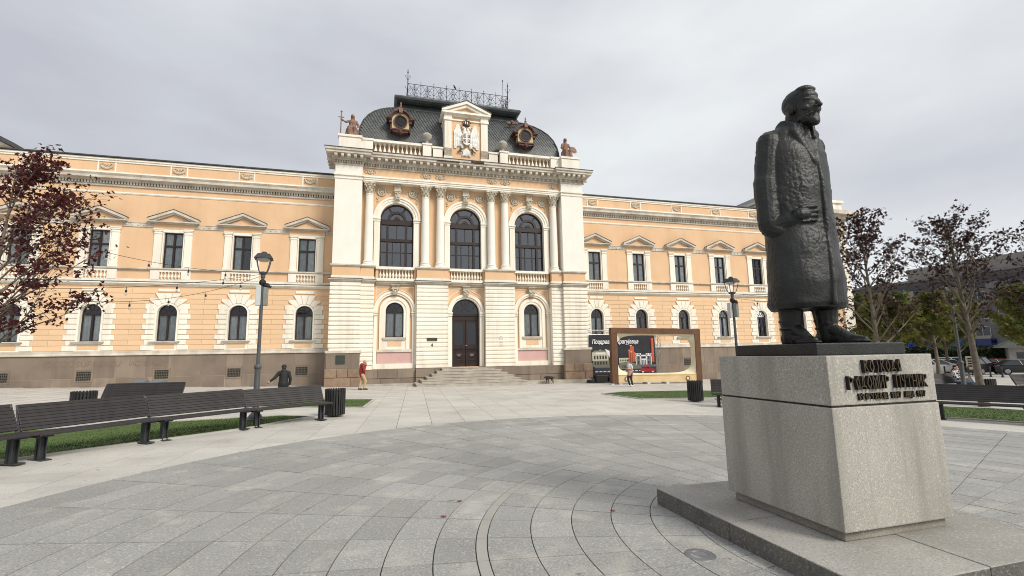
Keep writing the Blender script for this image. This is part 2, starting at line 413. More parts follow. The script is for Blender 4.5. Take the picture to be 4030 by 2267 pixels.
# ground floor
def fan(m, xc, zs, r, y0, y1, k=.3):
    m.arch(xc, zs, r-.06, r, y0, y1, 0, pi, 18); m.arch(xc, zs, r*k-.02, r*k+.02, y0+.02, y1, 0, pi, 10)
    for a in (45, 90, 135):
        c, s_ = cos(radians(a)), sin(radians(a)); w = .018
        p = [(xc+c*r*k-s_*w, zs+s_*r*k+c*w), (xc+c*r*k+s_*w, zs+s_*r*k-c*w), (xc+c*(r-.05)+s_*w, zs+s_*(r-.05)-c*w), (xc+c*(r-.05)-s_*w, zs+s_*(r-.05)+c*w)]
        m.prism(p, 'y', y0+.02, y1)
def arched_frame(hw, zb, zs, y0, y1, zt=None):
    m = MB(); zt = zt or zs-.1
    m.box(-hw,-hw+.065,y0,y1,zb,zs); m.box(hw-.065,hw,y0,y1,zb,zs); m.box(-hw+.065,hw-.065,y0,y1,zb,zb+.06)
    m.box(-hw+.065,hw-.065,y0-.04,y1,zt-.06,zt+.06); m.box(-.05,.05,y0-.02,y1,zb+.06,zt-.06)
    fan(m, 0, zs, hw, y0, y1); return m
LOF = arched_frame(.52, 2.8, 4.46, .17, .23, 4.37).mesh('arched_window', WOOD_D)
def half_disc(xc, z0, zs, r, y, mt):
    pts = [(xc-r, z0), (xc+r, z0)] + [(xc+r*cos(pi*i/16), zs+r*sin(pi*i/16)) for i in range(17)]
    return MB().prism(pts, 'y', y, y+.006).mesh('pane', mt)
LO_P = [pane(-.455,-.05,2.86,4.31,.2), pane(.05,.455,2.86,4.31,.2), half_disc(0,4.43,4.46,.46,.2,GLASS_D)]
CUR_L = [(curtain(-.5,-.03-rnd.random()*.1,2.82,4.36,.29,k+30).mesh('curtain',CURT), curtain(.02+rnd.random()*.1,.5,2.82,4.36,.29,k+40).mesh('curtain',CURT)) for k in range(5)]
LSUR = MB().arch(0,4.46,.52,.62,-.075,0,0,pi,18).box(-.62,-.52,-.075,0,2.8,4.46).box(.52,.62,-.075,0,2.8,4.46).box(-.66,.66,-.05,0,2.25,2.68)
LSUR = LSUR.mesh('window_surround', CREAM)
SILL = MB().box(-.72,.72,-.2,.17,2.68,2.74).box(-.78,.78,-.24,-.005,2.74,2.8).mesh('sill', TRIM)
SILLP = MB().box(-.5,.5,-.065,-.03,2.33,2.6).mesh('sill_panel', ORANGE)
def chip(pts, y0, y1, b=.022):
    # block with chamfered face; pts counter-clockwise seen from the front (x,z)
    n = len(pts); cx = sum(p[0] for p in pts)/n; cz = sum(p[1] for p in pts)/n
    w = max(abs(p[0]-cx) for p in pts); h = max(abs(p[1]-cz) for p in pts)
    inn = [(cx+(p[0]-cx)*(1-b/w), cz+(p[1]-cz)*(1-b/h)) for p in pts]
    P = [(p[0],y1,p[1]) for p in pts] + [(p[0],y0+b,p[1]) for p in pts] + [(p[0],y0,p[1]) for p in inn]
    fs = [tuple(range(2*n,3*n))]
    for k in (0, n):
        for i in range(n): fs.append((k+i, k+(i+1) % n, k+n+(i+1) % n, k+n+i))
    return MB().add(P, fs)
def rect(x0,x1,z0,z1): return [(x0,z0),(x1,z0),(x1,z1),(x0,z1)]
G_ = .012
QU = []
for k in range(8):
    o = 1.23 if k % 2 == 0 else 1.08
    for s in (-1, 1):
        i_ = .62
        x0, x1 = (i_, o) if s > 0 else (-o, -i_)
        QU.append(chip(rect(x0+.003,x1,ZK[k]+G_,ZK[k+1]-G_), -.075, 0).mesh('quoin', CREAM))
VO = []
zc = 4.46
def pol(r, a): return (r*cos(radians(a)), zc+r*sin(radians(a)))
def shrink(p, k=.965):
    cx = sum(q[0] for q in p)/len(p); cz = sum(q[1] for q in p)/len(p)
    return [(cx+(q[0]-cx)*k, cz+(q[1]-cz)*k) for q in p]
shapes = [[pol(.625,80),(.21,5.66),(-.21,5.66),pol(.625,100)],
          [pol(.625,60),(.69,5.66),(.215,5.66),pol(.625,80)],
          [pol(.625,38),(.98,5.226),(.98,5.34),(.51,5.34),pol(.625,60)],
          [pol(.625,12),(1.17,4.72),(1.17,5.02),(.72,5.02),pol(.625,38)]]
for j, sh in enumerate(shapes):
    VO.append(chip(shrink(sh), -.085 if j == 0 else -.075, 0).mesh('voussoir', CREAM))
    if j: VO.append(chip([(-x, z) for x, z in shrink(sh)][::-1], -.075, 0).mesh('voussoir', CREAM))
PLATE = chip(rect(-.57,.57,5.75,5.93), -.07, 0).mesh('label_plate', CREAM)
def vent():
    m = MB(); m.box(-.36,.36,-.118,-.1135,.57,1.12,1)  # black panel painted in for the shaded hollow behind the bars
    for z0, z1 in ((1.09,1.12),(.57,.60)): m.box(-.36,.36,-.129,-.121,z0,z1)
    for i in range(9):
        x = -.34+.085*i; m.box(x-.007,x+.007,-.127,-.120,.6,1.09)
    for i in range(8):
        for z in (.70,.85,1.0):
            x = -.2975+.085*i; m.arch(x,z,.018,.03,-.1265,-.1205,0,2*pi,8)
    return m
VENT = vent().mesh('vent_grille', [mat('rusty_pale_iron', (.20,.17,.12), .7, (.12,.10,.075), 9, 4), BLACK])
VENTS_RIM = MB().box(-.44,-.36,-.135,.05,.5,1.19).box(.36,.44,-.135,.05,.5,1.19).box(-.36,.36,-.135,.05,1.12,1.19).box(-.36,.36,-.135,.05,.5,.57)
VENTS_RIM = VENTS_RIM.mesh('vent_surround', BSTONE)
def garland():
    m = MB()
    for i in range(15):
        t = i/14; a = pi*(1+t); x = .3*cos(a); z = 13.42+.2*sin(a)
        m.ell((x, -.05, z), (.045+.035*sin(pi*t), .05, .045+.035*sin(pi*t)), 8, 6)
    for s in (-1, 1):
        m.ell((s*.3,-.05,13.47), (.06,.05,.06), 8, 6); m.ell((s*.33,-.04,13.25), (.03,.03,.09), 6, 6); m.ell((s*.2,-.04,13.5), (.06,.03,.03), 6, 6)
    for i in range(9): m.ell((-.18+.045*i, -.045, 13.36+.05*((i*7) % 3)), (.03,.035,.04), 6, 5)
    m.ell((0,-.05,13.19), (.12,.05,.05), 8, 6)
    return m
GARL = garland().mesh('garland', ORNA, 60)
PARF = MB().box(-.48,-.41,-.05,0,13.0,13.65).box(.41,.48,-.05,0,13.0,13.65).mesh('parapet_panel_frame', CREAM)

def course_blocks(parent, s, k, xa, xb, split):
    z0, z1 = ZK[k], ZK[k+1]
    cuts = [xa, xb] if not split else [xa, (xa+xb)/2 + .0, xb]
    for a, b in zip(cuts, cuts[1:]):
        w = round(b-a, 3); key = ('ash', w)
        if key not in CACHE: CACHE[key] = chip(rect(-w/2+.006, w/2-.006, .007, .3075-.007), -.03, 0, .008).mesh('ashlar_block', ORANGE_B)
        ob('ashlar_block', CACHE[key], parent, ((a+b)/2*s, 0, z0))
CACHE = {}

for s in (-1, 1):
    # walls with real openings
    m = MB()
    m.wall(*sorted((s*8.5, s*WEND)), 1.95, 6.2, [(s*x, .52, 2.8, 4.46, True) for x in BX], 0, .3)
    m.wall(*sorted((s*8.5, s*WEND)), 6.2, 12.3, [(s*x, .5177, 7.175, 9.42, False) for x in BX], 0, .3)
    wallp = part('wing_wall', m, [ORANGE, CREAM], hall)
    x0, x1 = sorted((s*8.5, s*WEND))
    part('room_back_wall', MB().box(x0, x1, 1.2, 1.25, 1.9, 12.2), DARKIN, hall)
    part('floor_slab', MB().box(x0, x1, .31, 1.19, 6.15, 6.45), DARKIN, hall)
    # horizontal members
    part('string_course', MB().box(x0,x1,-.06,0,6.09,6.16).box(x0,x1,-.14,0,6.16,6.22).box(x0,x1,-.2,0,6.22,6.30).box(x0,x1,-.08,0,6.34,6.5), CREAM, hall)
    part('string_flashing', MB().box(x0,x1,-.22,0,6.302,6.336), TIN, hall)
    part('sill_course', MB().box(x0,x1,-.12,0,7.065,7.10).box(x0,x1,-.16,0,7.10,7.19), TRIM, hall)
    part('upper_string', MB().box(x0,x1,-.05,0,11.72,11.80).box(x0,x1,-.03,0,11.68,11.72), CREAM, hall)
    part('wing_cornice', MB().box(x0,x1,-.08,0,12.12,12.24).prism([(0,12.42),(-.14,12.42),(-.2,12.5),(-.42,12.52),(-.42,12.66),(-.5,12.78),(-.5,12.80),(0,12.86)],'x',x0,x1), TRIM, hall)
    m = MB(); n = int(18.9/.155)
    for i in range(n):
        x = x0+.06+.155*i; m.box(x, x+.09, -.15, 0, 12.25, 12.42)
    stuff(part('dentils', m, TRIM, hall))
    part('parapet', MB().box(x0,x1,-.02,.3,12.86,13.9), ORANGE, hall)
    part('parapet_rails', MB().box(x0,x1,-.07,0,12.86,13.03).box(x0,x1,-.07,0,13.63,13.75).box(x0,x1,-.12,0,13.75,13.86), CREAM, hall)
    part('eaves_flashing', MB().box(x0,x1,-.2,.35,13.9,13.97).box(x0,x1,-.16,.35,13.86,13.9), TIN, hall)
    part('wing_roof', MB().prism([(-.1,13.97),(.35,13.975),(7,15.1),(13,13.97)],'x',x0,x1), SLATE_U, hall)
    part('plinth_moulding', MB().box(x0,x1,-.10,0,2.08,2.25).prism([(0,1.98),(-.2,1.98),(-.2,2.03),(-.1,2.1),(0,2.1)],'x',x0,x1), TRIM, hall)
    pw = part('plinth', MB().box(x0,x1,-.112,1.2,-1.3,1.985), MORTAR, hall)
    # plinth stones
    rr = random.Random(11+s)
    for row, (za, zb, ln) in enumerate(((.715,1.965,1.35),(.0,.70,1.2),(-.75,-.015,1.25))):
        x = 8.75 if s > 0 else 8.75
        while x < WEND-.3:
            w = min(ln*rr.uniform(.65,1.35), WEND-x)
            pieces = [(x, x+w, za, zb)]
            for bx in BX:
                nxt = []
                for (a,b,c,d) in pieces:
                    if b > bx-.44 and a < bx+.44 and c < 1.19 and d > .5:
                        if a < bx-.44: nxt.append((a,bx-.44,c,d))
                        if b > bx+.44: nxt.append((bx+.44,b,c,d))
                        aa, bb = max(a,bx-.44), min(b,bx+.44)
                        if c < .5: nxt.append((aa,bb,c,.5))
                        if d > 1.19: nxt.append((aa,bb,1.19,d))
                    else: nxt.append((a,b,c,d))
                pieces = nxt
            for a,b,c,d in pieces:
                if b-a < .06 or d-c < .06: continue
                if d < g(s*a, 0) - .05: continue
                q = rect(a+.006,b-.006,c+.006,d-.006) if s > 0 else rect(-b+.006,-a-.006,c+.006,d-.006)
                part('plinth_stone', chip(q, -.121-rr.random()*.005, -.111, .004), BSTONE, pw)
            x += w
    # bays
    for i, bx in enumerate(BX):
        L = (s*bx, 0, 0)
        w = ob('window', UPF, hall, L)
        for p in UP_P: ob('pane', p, w)
        for kc, c in enumerate(CUR_U[(i*2+(s > 0)) % 5]):
            if (i*3+kc+(s > 0)*2) % 7 != 4: ob('curtain', c, w)
        for q in (-1, 1): ob('pilaster', PIL, hall, (s*bx+q*.81, 0, 0))
        ob('window_architrave', LINT, hall, L)
        ob('pediment', PED, hall, L)
        b = ob('balustrade', BALR, hall, L)
        for q in range(6): ob('baluster', BAL_W, b, (-.46+.184*q, -.06, 6.5))
        w = ob('arched_window', LOF, hall, L)
        for p in LO_P: ob('pane', p, w)
        if not (s > 0 and i in (1, 2)):
            for c in CUR_L[(i+(s > 0)*2) % 5]: ob('curtain', c, w)
        sr = ob('window_surround', LSUR, hall, L)
        ob('sill', SILL, sr); ob('sill_panel', SILLP, sr); ob('label_plate', PLATE, sr)
        for q in QU: ob('quoin', q, sr)
        for q in VO: ob('voussoir', q, sr)
        v = ob('vent_grille', VENT, hall, L); ob('vent_surround', VENTS_RIM, v)
        gp = ob('parapet_panel', PARF, hall, L); ob('garland', GARL, gp)
        # studded frieze and ashlar between this bay and the next
        if i < 4: ob('studded_frieze', STUD_B, hall, (s*(bx+1.9), 0, 0))
        for k in range(12):
            o = 1.23 if k % 2 == 0 else 1.08
            if k >= 8: o = {8: 1.17, 9: .98, 10: .98 if k == 9 else .70, 11: .57}[k]
            if k == 9: o = .98
            nb = BX[i+1] if i < 4 else WEND+o
            course_blocks(wallp, s, k, bx+o, nb-o, k % 2 == 1)
            if i == 0: course_blocks(wallp, s, k, 8.6, bx-o, False)
ob('studded_frieze', MB().box(-.33,.33,-.05,0,9.69,9.97).ell((-.15,-.05,9.81),(.055,.045,.055),8,6).ell((.15,-.05,9.81),(.055,.045,.055),8,6).mesh('studded_frieze', TRIM), hall, (-8.85, 0, 0))

# end pavilions (mostly out of frame or behind the statue)
for s in (-1, 1):
    x0, x1 = sorted((s*WEND, s*35.2))
    if s < 0: x0, x1 = -35.2, -29.6
    PV = [x for x in (29.2, 32.2) if x0 < s*x-1 and s*x+1 < x1]
    m = MB().box(x0,x1,.02,9,-1.6,13.3)
    m.wall(x0, x1, 1.95, 6.2, [(s*x, .52, 2.8, 4.46, True) for x in PV], -.35, .36)
    m.wall(x0, x1, 6.2, 13.3, [(s*x, .5177, 7.175, 9.42, False) for x in PV], -.35, .36)
    for xx in (x0, x1): m.box(xx-.01,xx+.01,-.345,.02,-1.6,13.3)
    part('pavilion_wall', m, [ORANGE, CREAM], hall)
    part('pavilion_plinth', MB().box(x0-.05,x1+.05,-.47,9.05,-1.6,1.98), BSTONE, hall)
    part('pavilion_string', MB().box(x0,x1,-.55,-.35,6.16,6.34).box(x0,x1,-.5,-.35,7.065,7.19).box(x0,x1,-.45,-.35,1.98,2.25), CREAM, hall)
    for x in PV:
        L = (s*x, -.35, 0)
        w = ob('window', UPF, hall, L)
        for p in UP_P: ob('pane', p, w)
        for c in CUR_U[2]: ob('curtain', c, w)
        for q in (-1, 1): ob('pilaster', PIL, hall, (s*x+q*.81, -.35, 0))
        ob('window_architrave', LINT, hall, L); ob('pediment', PED, hall, L)
        w = ob('arched_window', LOF, hall, L)
        for p in LO_P: ob('pane', p, w)
        for c in CUR_L[1]: ob('curtain', c, w)
        sr = ob('window_surround', LSUR, hall, L)
        ob('sill', SILL, sr); ob('label_plate', PLATE, sr)
        for q in QU: ob('quoin', q, sr)
        for q in VO: ob('voussoir', q, sr)
    part('pavilion_pilaster', MB().box(s*34.6-.55,s*34.6+.55,-.5,-.2,2.0,11.6).box(s*34.6-.6,s*34.6+.6,-.55,8.9,-1.6,2.0), CREAM, hall)
    part('pavilion_capital', MB().box(s*34.6-.6,s*34.6+.6,-.6,0,11.6,11.7).box(s*34.6-.66,s*34.6+.66,-.64,0,12.1,12.3), ORNA, hall)
    part('pavilion_cornice', MB().box(x0-.1,x1+.1,-.5,9,12.3,12.65).box(x0-.1,x1+.1,-.45,9,12.65,13.3).box(x0-.5,x1+.5,-.85,9.3,13.3,13.6).box(x0-1.1,x1+1.1,-1.4,9.6,13.6,13.95), TRIM, hall)
    part('pavilion_parapet', MB().box(x0,x1,-.4,8.5,13.95,14.9).box(x0-.15,x1+.15,-.55,8.6,14.9,15.15), CREAM, hall)
    cx = s*32.3
    gb = part('pavilion_gable', MB().prism([(cx-4.1,15.15),(cx+4.1,15.15),(cx,17.3)],'y',2.6,9), CREAM, hall)
    for q in (-1, 1):
        p = [(cx,17.3),(cx,17.62),(cx+q*4.6,15.2),(cx+q*4.6,14.93)]
        part('gable_roof_slope', MB().prism(p if q < 0 else p[::-1],'y',2.2,9.2), TIN, gb)

GRAF = mat('faded_graffiti', (.185,.135,.10), .95, (.22,.165,.125), 4, 5)
for tx, X_, z_, sz in (('ОССО', -22.85, 1.36, .46), ('SUF', -21.75, 1.36, .46), ('КFAGU', -20.65, 1.36, .42), ('ИС', -19.3, 1.36, .38), ('ВИШЕ', -18.3, 1.38, .36)):
    ob('faded_graffiti', text_mesh(tx, sz, .0008, .1, 0, GRAF), hall, (X_, -.1325, z_), (pi/2, 0, 0))
# ------------------------------------------------------------------ domed centre
YM = -1.25
XW = (-4.62, 0, 4.62)
m = MB()
m.wall(-6.9, 6.9, .86, 6.3, [(-4.67,.57,2.87,4.57,True),(0,.945,.9,4.5,True),(4.67,.57,2.87,4.57,True)], YM, .35)
m.wall(-6.9, 6.9, 6.3, 13.06, [(x,1.09,7.43,10.72,True) for x in XW], YM, .35)
part('centre_wall', m, [ORANGE, CREAM], hall)
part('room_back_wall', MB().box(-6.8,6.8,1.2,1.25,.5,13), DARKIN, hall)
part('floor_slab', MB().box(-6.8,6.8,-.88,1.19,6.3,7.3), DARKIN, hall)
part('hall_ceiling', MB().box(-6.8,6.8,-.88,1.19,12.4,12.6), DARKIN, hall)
for s in (-1, 1):
    a, b = sorted((s*6.87, s*8.53))
    part('corner_pier', MB().box(a,b,-2.05,.0,7.43,13.93), CREAM_P, hall)
    a2, b2 = sorted((s*6.87, s*8.53))
    part('pier_core', MB().box(a2,b2,-2.0,0,1.9,6.34), CREAM, hall)
    part('pier_neck_moulding', MB().box(a-.04,b+.04,-2.1,0,13.0,13.08).box(a-.08,b+.08,-2.14,0,13.22,13.32), CREAM, hall)
    pp = part('pier_plinth', MB().box(a-.13,b+.13,-2.21,0,-.9,1.9), MORTAR, hall)
    part('pier_plinth_cap', MB().box(a-.2,b+.2,-2.26,0,1.9,2.06), TRIM, hall)
    part('pier_foot', MB().box(a-.02,b+.02,-2.1,0,2.06,2.2), CREAM, hall)
    part('plinth_stone', chip(rect(a-.13,b+.13,.97,1.895), -2.225, -2.205, .01), BSTONE, pp)
    sd = a-.13 if s < 0 else b+.13
    for (zA, zB, cuts) in ((.43,.95,(.34,.64)),(-.12,.41,(.72,)),(-.75,-.14,(.4,))):
        xs = [a-.2] + [a-.2+(b-a+.4)*c for c in cuts] + [b+.2]
        for xa, xb in zip(xs, xs[1:]):
            part('rock_faced_stone', chip(rect(xa+.008,xb-.008,zA,zB), -2.265, -2.205, .025), BSTONE_R, pp)
    part('side_stone', MB().box(*sorted((sd, sd+s*.06)), -2.15, 0, -.75, 1.88), BSTONE, pp)
def band(x0, x1, y, yb, h=.274):
    m = MB(); b = .05
    m.prism([(yb,.018),(y+b,.018),(y+.018,.032),(y,.058),(y,h-.058),(y+.018,h-.032),(y+b,h-.018),(yb,h-.018)][::-1], 'x', x0, x1)
    return m
part('pier_return', MB().box(-3.40,-3.27,-1.5,YM,1.1,6.3), CREAM, hall); part('pier_return', MB().box(3.27,3.40,-1.5,YM,1.1,6.3), CREAM, hall)
BAND_C = band(-.9, .9, -2.12, -1.9).mesh('rusticated_band', CREAM)
BAND_I = band(-.44, .44, -1.86, YM).mesh('rusticated_band', CREAM)
BAND_M = band(-1.02, 1.02, -1.78, YM).mesh('rusticated_band', CREAM)
for s in (-1, 1):
    pc = part('inner_pier', MB().box(*sorted((s*6.0,s*6.87)), -1.8, YM, .86, 6.34), CREAM, hall)
    pm = part('rusticated_pier', MB().box(*sorted((s*1.28,s*3.28)), -1.72, YM, .86, 6.34), CREAM, hall)
    cp = part('rusticated_corner', MB().box(*sorted((s*6.9,s*8.5)), -2.03, -1.9, 2.2, 6.3), CREAM, hall)
    for k in range(15): ob('rusticated_band', BAND_C, cp, (s*7.7, 0, 2.2+.274*k))
    for k in range(19): ob('rusticated_band', BAND_I, pc, (s*6.43, 0, 1.10+.274*k))
    for k in range(19): ob('rusticated_band', BAND_M, pm, (s*2.28, 0, 1.10+.274*k))
    # base course of the centre
    part('base_band', MB().box(*sorted((s*1.24,s*3.32)), -1.82, YM, .9, 1.09).box(*sorted((s*3.34,s*5.98)), -1.42, YM, .88, 1.2), CREAM, hall)
st = part('centre_plinth', MB().box(-6.95,6.95,-1.7,-.2,-.9,.872), MORTAR, hall)
rr = random.Random(5)
for xa, xb, yf in ((-6.85,-3.34,-1.62-.14),(-3.34,-1.2,-1.98),(1.2,3.34,-1.98),(3.34,6.85,-1.76)):
    for zA, zB in ((.30,.865),(-.25,.285),(-.85,-.265)):
        x = xa
        while x < xb-.05:
            w = rr.uniform(.8,1.4)
            if xb-x-w < .4: w = xb-x
            part('plinth_stone', chip(rect(x+.006,x+w-.006,zA+.006,zB-.006), yf, -1.68, .01), BSTONE, st)
            x += w
part('footing_ledge', MB().box(-6.9,-3.0,-2.15,-1.4,-.9,-.02), LEDGE, hall)
part('footing_ledge', MB().box(3.0,9.3,-2.5,-1.4,-.9,-.10), LEDGE, hall)

# string course and pedestal zone
def lay(x0, x1, yf, layers, mt, name, par=hall):
    q = MB()
    for z0, z1, o in layers: q.box(x0-o, x1+o, yf-o, YM+.02, z0, z1)
    return part(name, q, mt, par)
SC = [(6.30,6.36,.04),(6.36,6.43,.10),(6.43,6.50,.16)]
for s in (-1, 1):
    A, B = sorted((s*6.87, s*8.53))
    q = MB(); q2 = MB()
    for z0, z1, o in SC: q.box(A-o,B+o,-2.1-o,0,z0,z1)
    part('string_course', q, TRIM, hall); part('string_flashing', MB().box(A-.19,B+.19,-2.29,0,6.502,6.53), TIN, hall)
    A, B = sorted((s*6.02, s*6.84)); lay(A,B,-1.86,[(a-.004,b-.004,c) for a,b,c in SC],TRIM,'string_course'); part('string_flashing', MB().box(A-.17,B+.17,-2.04,YM,6.502,6.53), TIN, hall)
    A, B = sorted((s*1.27, s*3.30)); lay(A,B,-1.80,[(a-.004,b-.004,c) for a,b,c in SC],TRIM,'string_course'); part('string_flashing', MB().box(A-.19,B+.19,-1.99,YM,6.502,6.53), TIN, hall)
    for A, B, yf in ((1.25,3.31,-1.82),(6.02,6.85,-1.88),(6.86,8.52,-2.05)):
        A, B = sorted((s*A, s*B)); dz = -.004 if yf == -1.88 else 0
        part('column_pedestal', MB().box(A,B,yf,YM if yf > -2 else 0,6.7,7.28), ORANGE, hall)
        part('pedestal_foot', MB().box(A-.05,B+.05,yf-.05,YM if yf > -2 else 0,6.53,6.7+dz), CREAM, hall)
        part('pedestal_cap', MB().box(A-.05,B+.05,yf-.05,YM if yf > -2 else 0,7.28+dz,7.34+dz).box(A-.11,B+.11,yf-.11,YM if yf > -2 else 0,7.34+dz,7.43+dz), TRIM, hall)
BAL_C = baluster(.58, .92)
for x in XW:
    part('string_course', MB().box(x-1.28,x+1.28,-1.42,YM,6.292,6.392).box(x-1.28,x+1.28,-1.52,YM,6.392,6.492), TRIM, hall)
    b = part('balustrade', MB().box(x-1.3,x+1.3,-1.62,YM,6.5,6.67).box(x-1.3,x+1.3,-1.66,YM+.3,7.26,7.43), CREAM, hall)
    part('balustrade_end', MB().box(x-1.3,x-1.12,-1.55,YM,6.67,7.26), ORANGE, b)
    part('balustrade_end', MB().box(x+1.12,x+1.3,-1.55,YM,6.67,7.26), ORANGE, b)
    for k in range(11): ob('baluster', BAL_C, b, (x-1.0+.2*k, -1.47, 6.675))

# columns with leafy capitals
def column():
    m = MB()
    m.box(-.36,.36,-.36,.36,7.43,7.50)
    m.lathe([(.35,7.50),(.37,7.56),(.35,7.62),(.30,7.64),(.30,7.68),(.33,7.71),(.33,7.76),(.285,7.79),(.272,7.86),(.272,9.2),(.262,10.4),(.238,12.17),(.26,12.18),(.26,12.24),(.235,12.25)], 24)
    return m
COLM = column().mesh('column', CREAM_P, 40)
def capital():
    m = MB()
    m.lathe([(.235,12.24),(.24,12.5),(.27,12.75),(.35,12.9)], 16)
    m.prism([(-.40,-.40),(-.2,-.33),(.2,-.33),(.40,-.40),(.33,-.2),(.33,.2),(.40,.40),(.2,.33),(-.2,.33),(-.40,.40),(-.33,.2),(-.33,-.2)], 'z', 12.9, 13.04)
    for row, (z0, h, r, off) in enumerate(((12.25,.26,.245,0),(12.40,.30,.26,pi/8))):
        for i in range(8):
            a = off + i*pi/4; c, s = cos(a), sin(a); t = (-s, c)
            P = []
            for k, (f, w, out) in enumerate(((0,.075,.012),(.45,.085,.03),(.8,.07,.07),(1,.045,.13),(.9,.03,.16))):
                for q in (-1, 1):
                    rr_ = r+out; P.append((c*rr_+t[0]*w*q, s*rr_+t[1]*w*q, z0+h*f))
            m.add(P, [(2*k, 2*k+1, 2*k+3, 2*k+2) for k in range(4)])
    for i in range(4):
        a = pi/4+i*pi/2; c, s = cos(a), sin(a)
        m.ell((c*.40, s*.40, 12.80), (.075,.075,.085), 8, 6); m.ell((c*.31, s*.31, 12.72), (.05,.05,.10), 8, 6)
        a += pi/4; m.ell((cos(a)*.35, sin(a)*.35, 12.95), (.06,.06,.06), 8, 6)
        for da in (-.28, .28): m.ell((cos(a+da)*.30, sin(a+da)*.30, 12.80), (.04,.04,.055), 6, 6)
    return m
CAPM = capital().mesh('capital', ORNA)
for x in (-6.4,-2.77,-1.77,1.77,2.77,6.4):
    c = ob('column', COLM, hall, (x, -1.50, 0)); ob('capital', CAPM, c)

# hall windows
def big_frame():
    m = MB(); hw, b, zs = 1.09, 7.43, 10.72; y0, y1 = -1.02, -.92
    m.box(-hw,-hw+.09,y0,y1,b,zs); m.box(hw-.09,hw,y0,y1,b,zs); m.box(-hw+.09,hw-.09,y0,y1,b,b+.08)
    for x in (-.61,.61): m.box(x-.075,x+.075,y0-.05,y1,b+.08,10.38)
    m.box(-hw+.09,hw-.09,y0-.08,y1,10.38,10.60); m.box(-hw+.09,hw-.09,y0-.03,y1,10.60,10.74)
    m.box(-hw+.09,hw-.09,y0-.07,y1,9.22,9.42)
    m.box(-.025,.025,y0+.02,y1,9.42,10.38)
    for x in (-.27,.27): m.box(x-.028,x+.028,y0+.02,y1,b+.08,9.22)
    m.box(-hw+.09,hw-.09,y0+.03,y1-.005,8.47,8.53)
    m.arch(0,10.72,hw-.09,hw,y0,y1,0,pi,24); m.arch(0,10.72,.46,.62,y0-.04,y1,0,pi,20); m.arch(0,10.74,.03,.2,y0-.06,y1,0,pi,10)
    for a in (57, 123):
        c, s_ = cos(radians(a)), sin(radians(a)); w = .055
        m.prism([(c*.6-s_*w,10.72+s_*.6+c*w),(c*.6+s_*w,10.72+s_*.6-c*w),(c*1.03+s_*w,10.72+s_*1.03-c*w),(c*1.03-s_*w,10.72+s_*1.03+c*w)],'y',y0-.02,y1)
    return m
BIGF = big_frame().mesh('hall_window', WOOD_D)
BIG_P = []
for x0, x1 in ((-1.0,-.685),(.685,1.0)):
    for z0, z1 in ((7.51,8.47),(8.53,9.22),(9.42,10.38)): BIG_P.append(pane(x0,x1,z0,z1,-.96,'pane',GLASS_B))
for x0, x1 in ((-.535,-.298),(-.242,.242),(.298,.535)):
    for z0, z1 in ((7.51,8.47),(8.53,9.22)): BIG_P.append(pane(x0,x1,z0,z1,-.96,'pane',GLASS_B))
for x0, x1 in ((-.535,-.025),(.025,.535)): BIG_P.append(pane(x0,x1,9.42,10.38,-.96,'pane',GLASS_B))
BIG_P.append(half_disc(0,10.70,10.72,1.0,-.95,GLASS_B))
def big_sur():
    m = MB()
    m.arch(0,10.74,1.09,1.24,YM-.06,YM,0,pi,28); m.arch(0,10.74,1.24,1.40,YM-.10,YM,0,pi,28); m.arch(0,10.74,1.40,1.53,YM-.15,YM,0,pi,28)
    for s in (-1, 1):
        a, b = sorted((s*1.09, s*1.46)); m.box(a,b,YM-.10,YM,7.43,10.52)
        a, b = sorted((s*1.07, s*1.52)); m.box(a,b,YM-.14,YM+.1,10.52,10.60); m.box(a-.02,b+.02,YM-.19,YM+.1,10.66,10.74); m.box(a+.02,b-.02,YM-.12,YM+.1,10.60,10.66)
    return m
BIGS = big_sur().mesh('window_surround', CREAM)
def keystone(h, w, z0):
    m = MB()
    m.prism([(-w*.75,z0),(w*.75,z0),(w,z0+h*.55),(-w,z0+h*.55)],'y',YM-.3,YM)
    m.box(-w*1.25,w*1.25,YM-.36,YM,z0+h*.55,z0+h*.62); m.prism([(-w*1.0,z0+h*.62),(w*1.0,z0+h*.62),(w*1.15,z0+h*.95),(-w*1.15,z0+h*.95)],'y',YM-.26,YM); m.box(-w*1.35,w*1.35,YM-.38,YM,z0+h*.95,z0+h)
    for s in (-1, 1): m.ell((s*w*.6,YM-.3,z0+h*.46), (w*.38,.09,w*.38), 8, 6); m.ell((s*w*.45,YM-.3,z0+h*.2), (w*.28,.07,h*.14), 8, 6)
    m.ell((0,YM-.31,z0+h*.3), (w*.4,.09,h*.2), 8, 6); m.ell((0,YM-.3,z0+.05), (w*.5,.07,.05), 8, 6)
    return m
KEY_B = keystone(1.02, .2, 12.0).mesh('keystone', ORNA)
KEY_S = keystone(.66, .2, 5.6).mesh('keystone', ORNA)
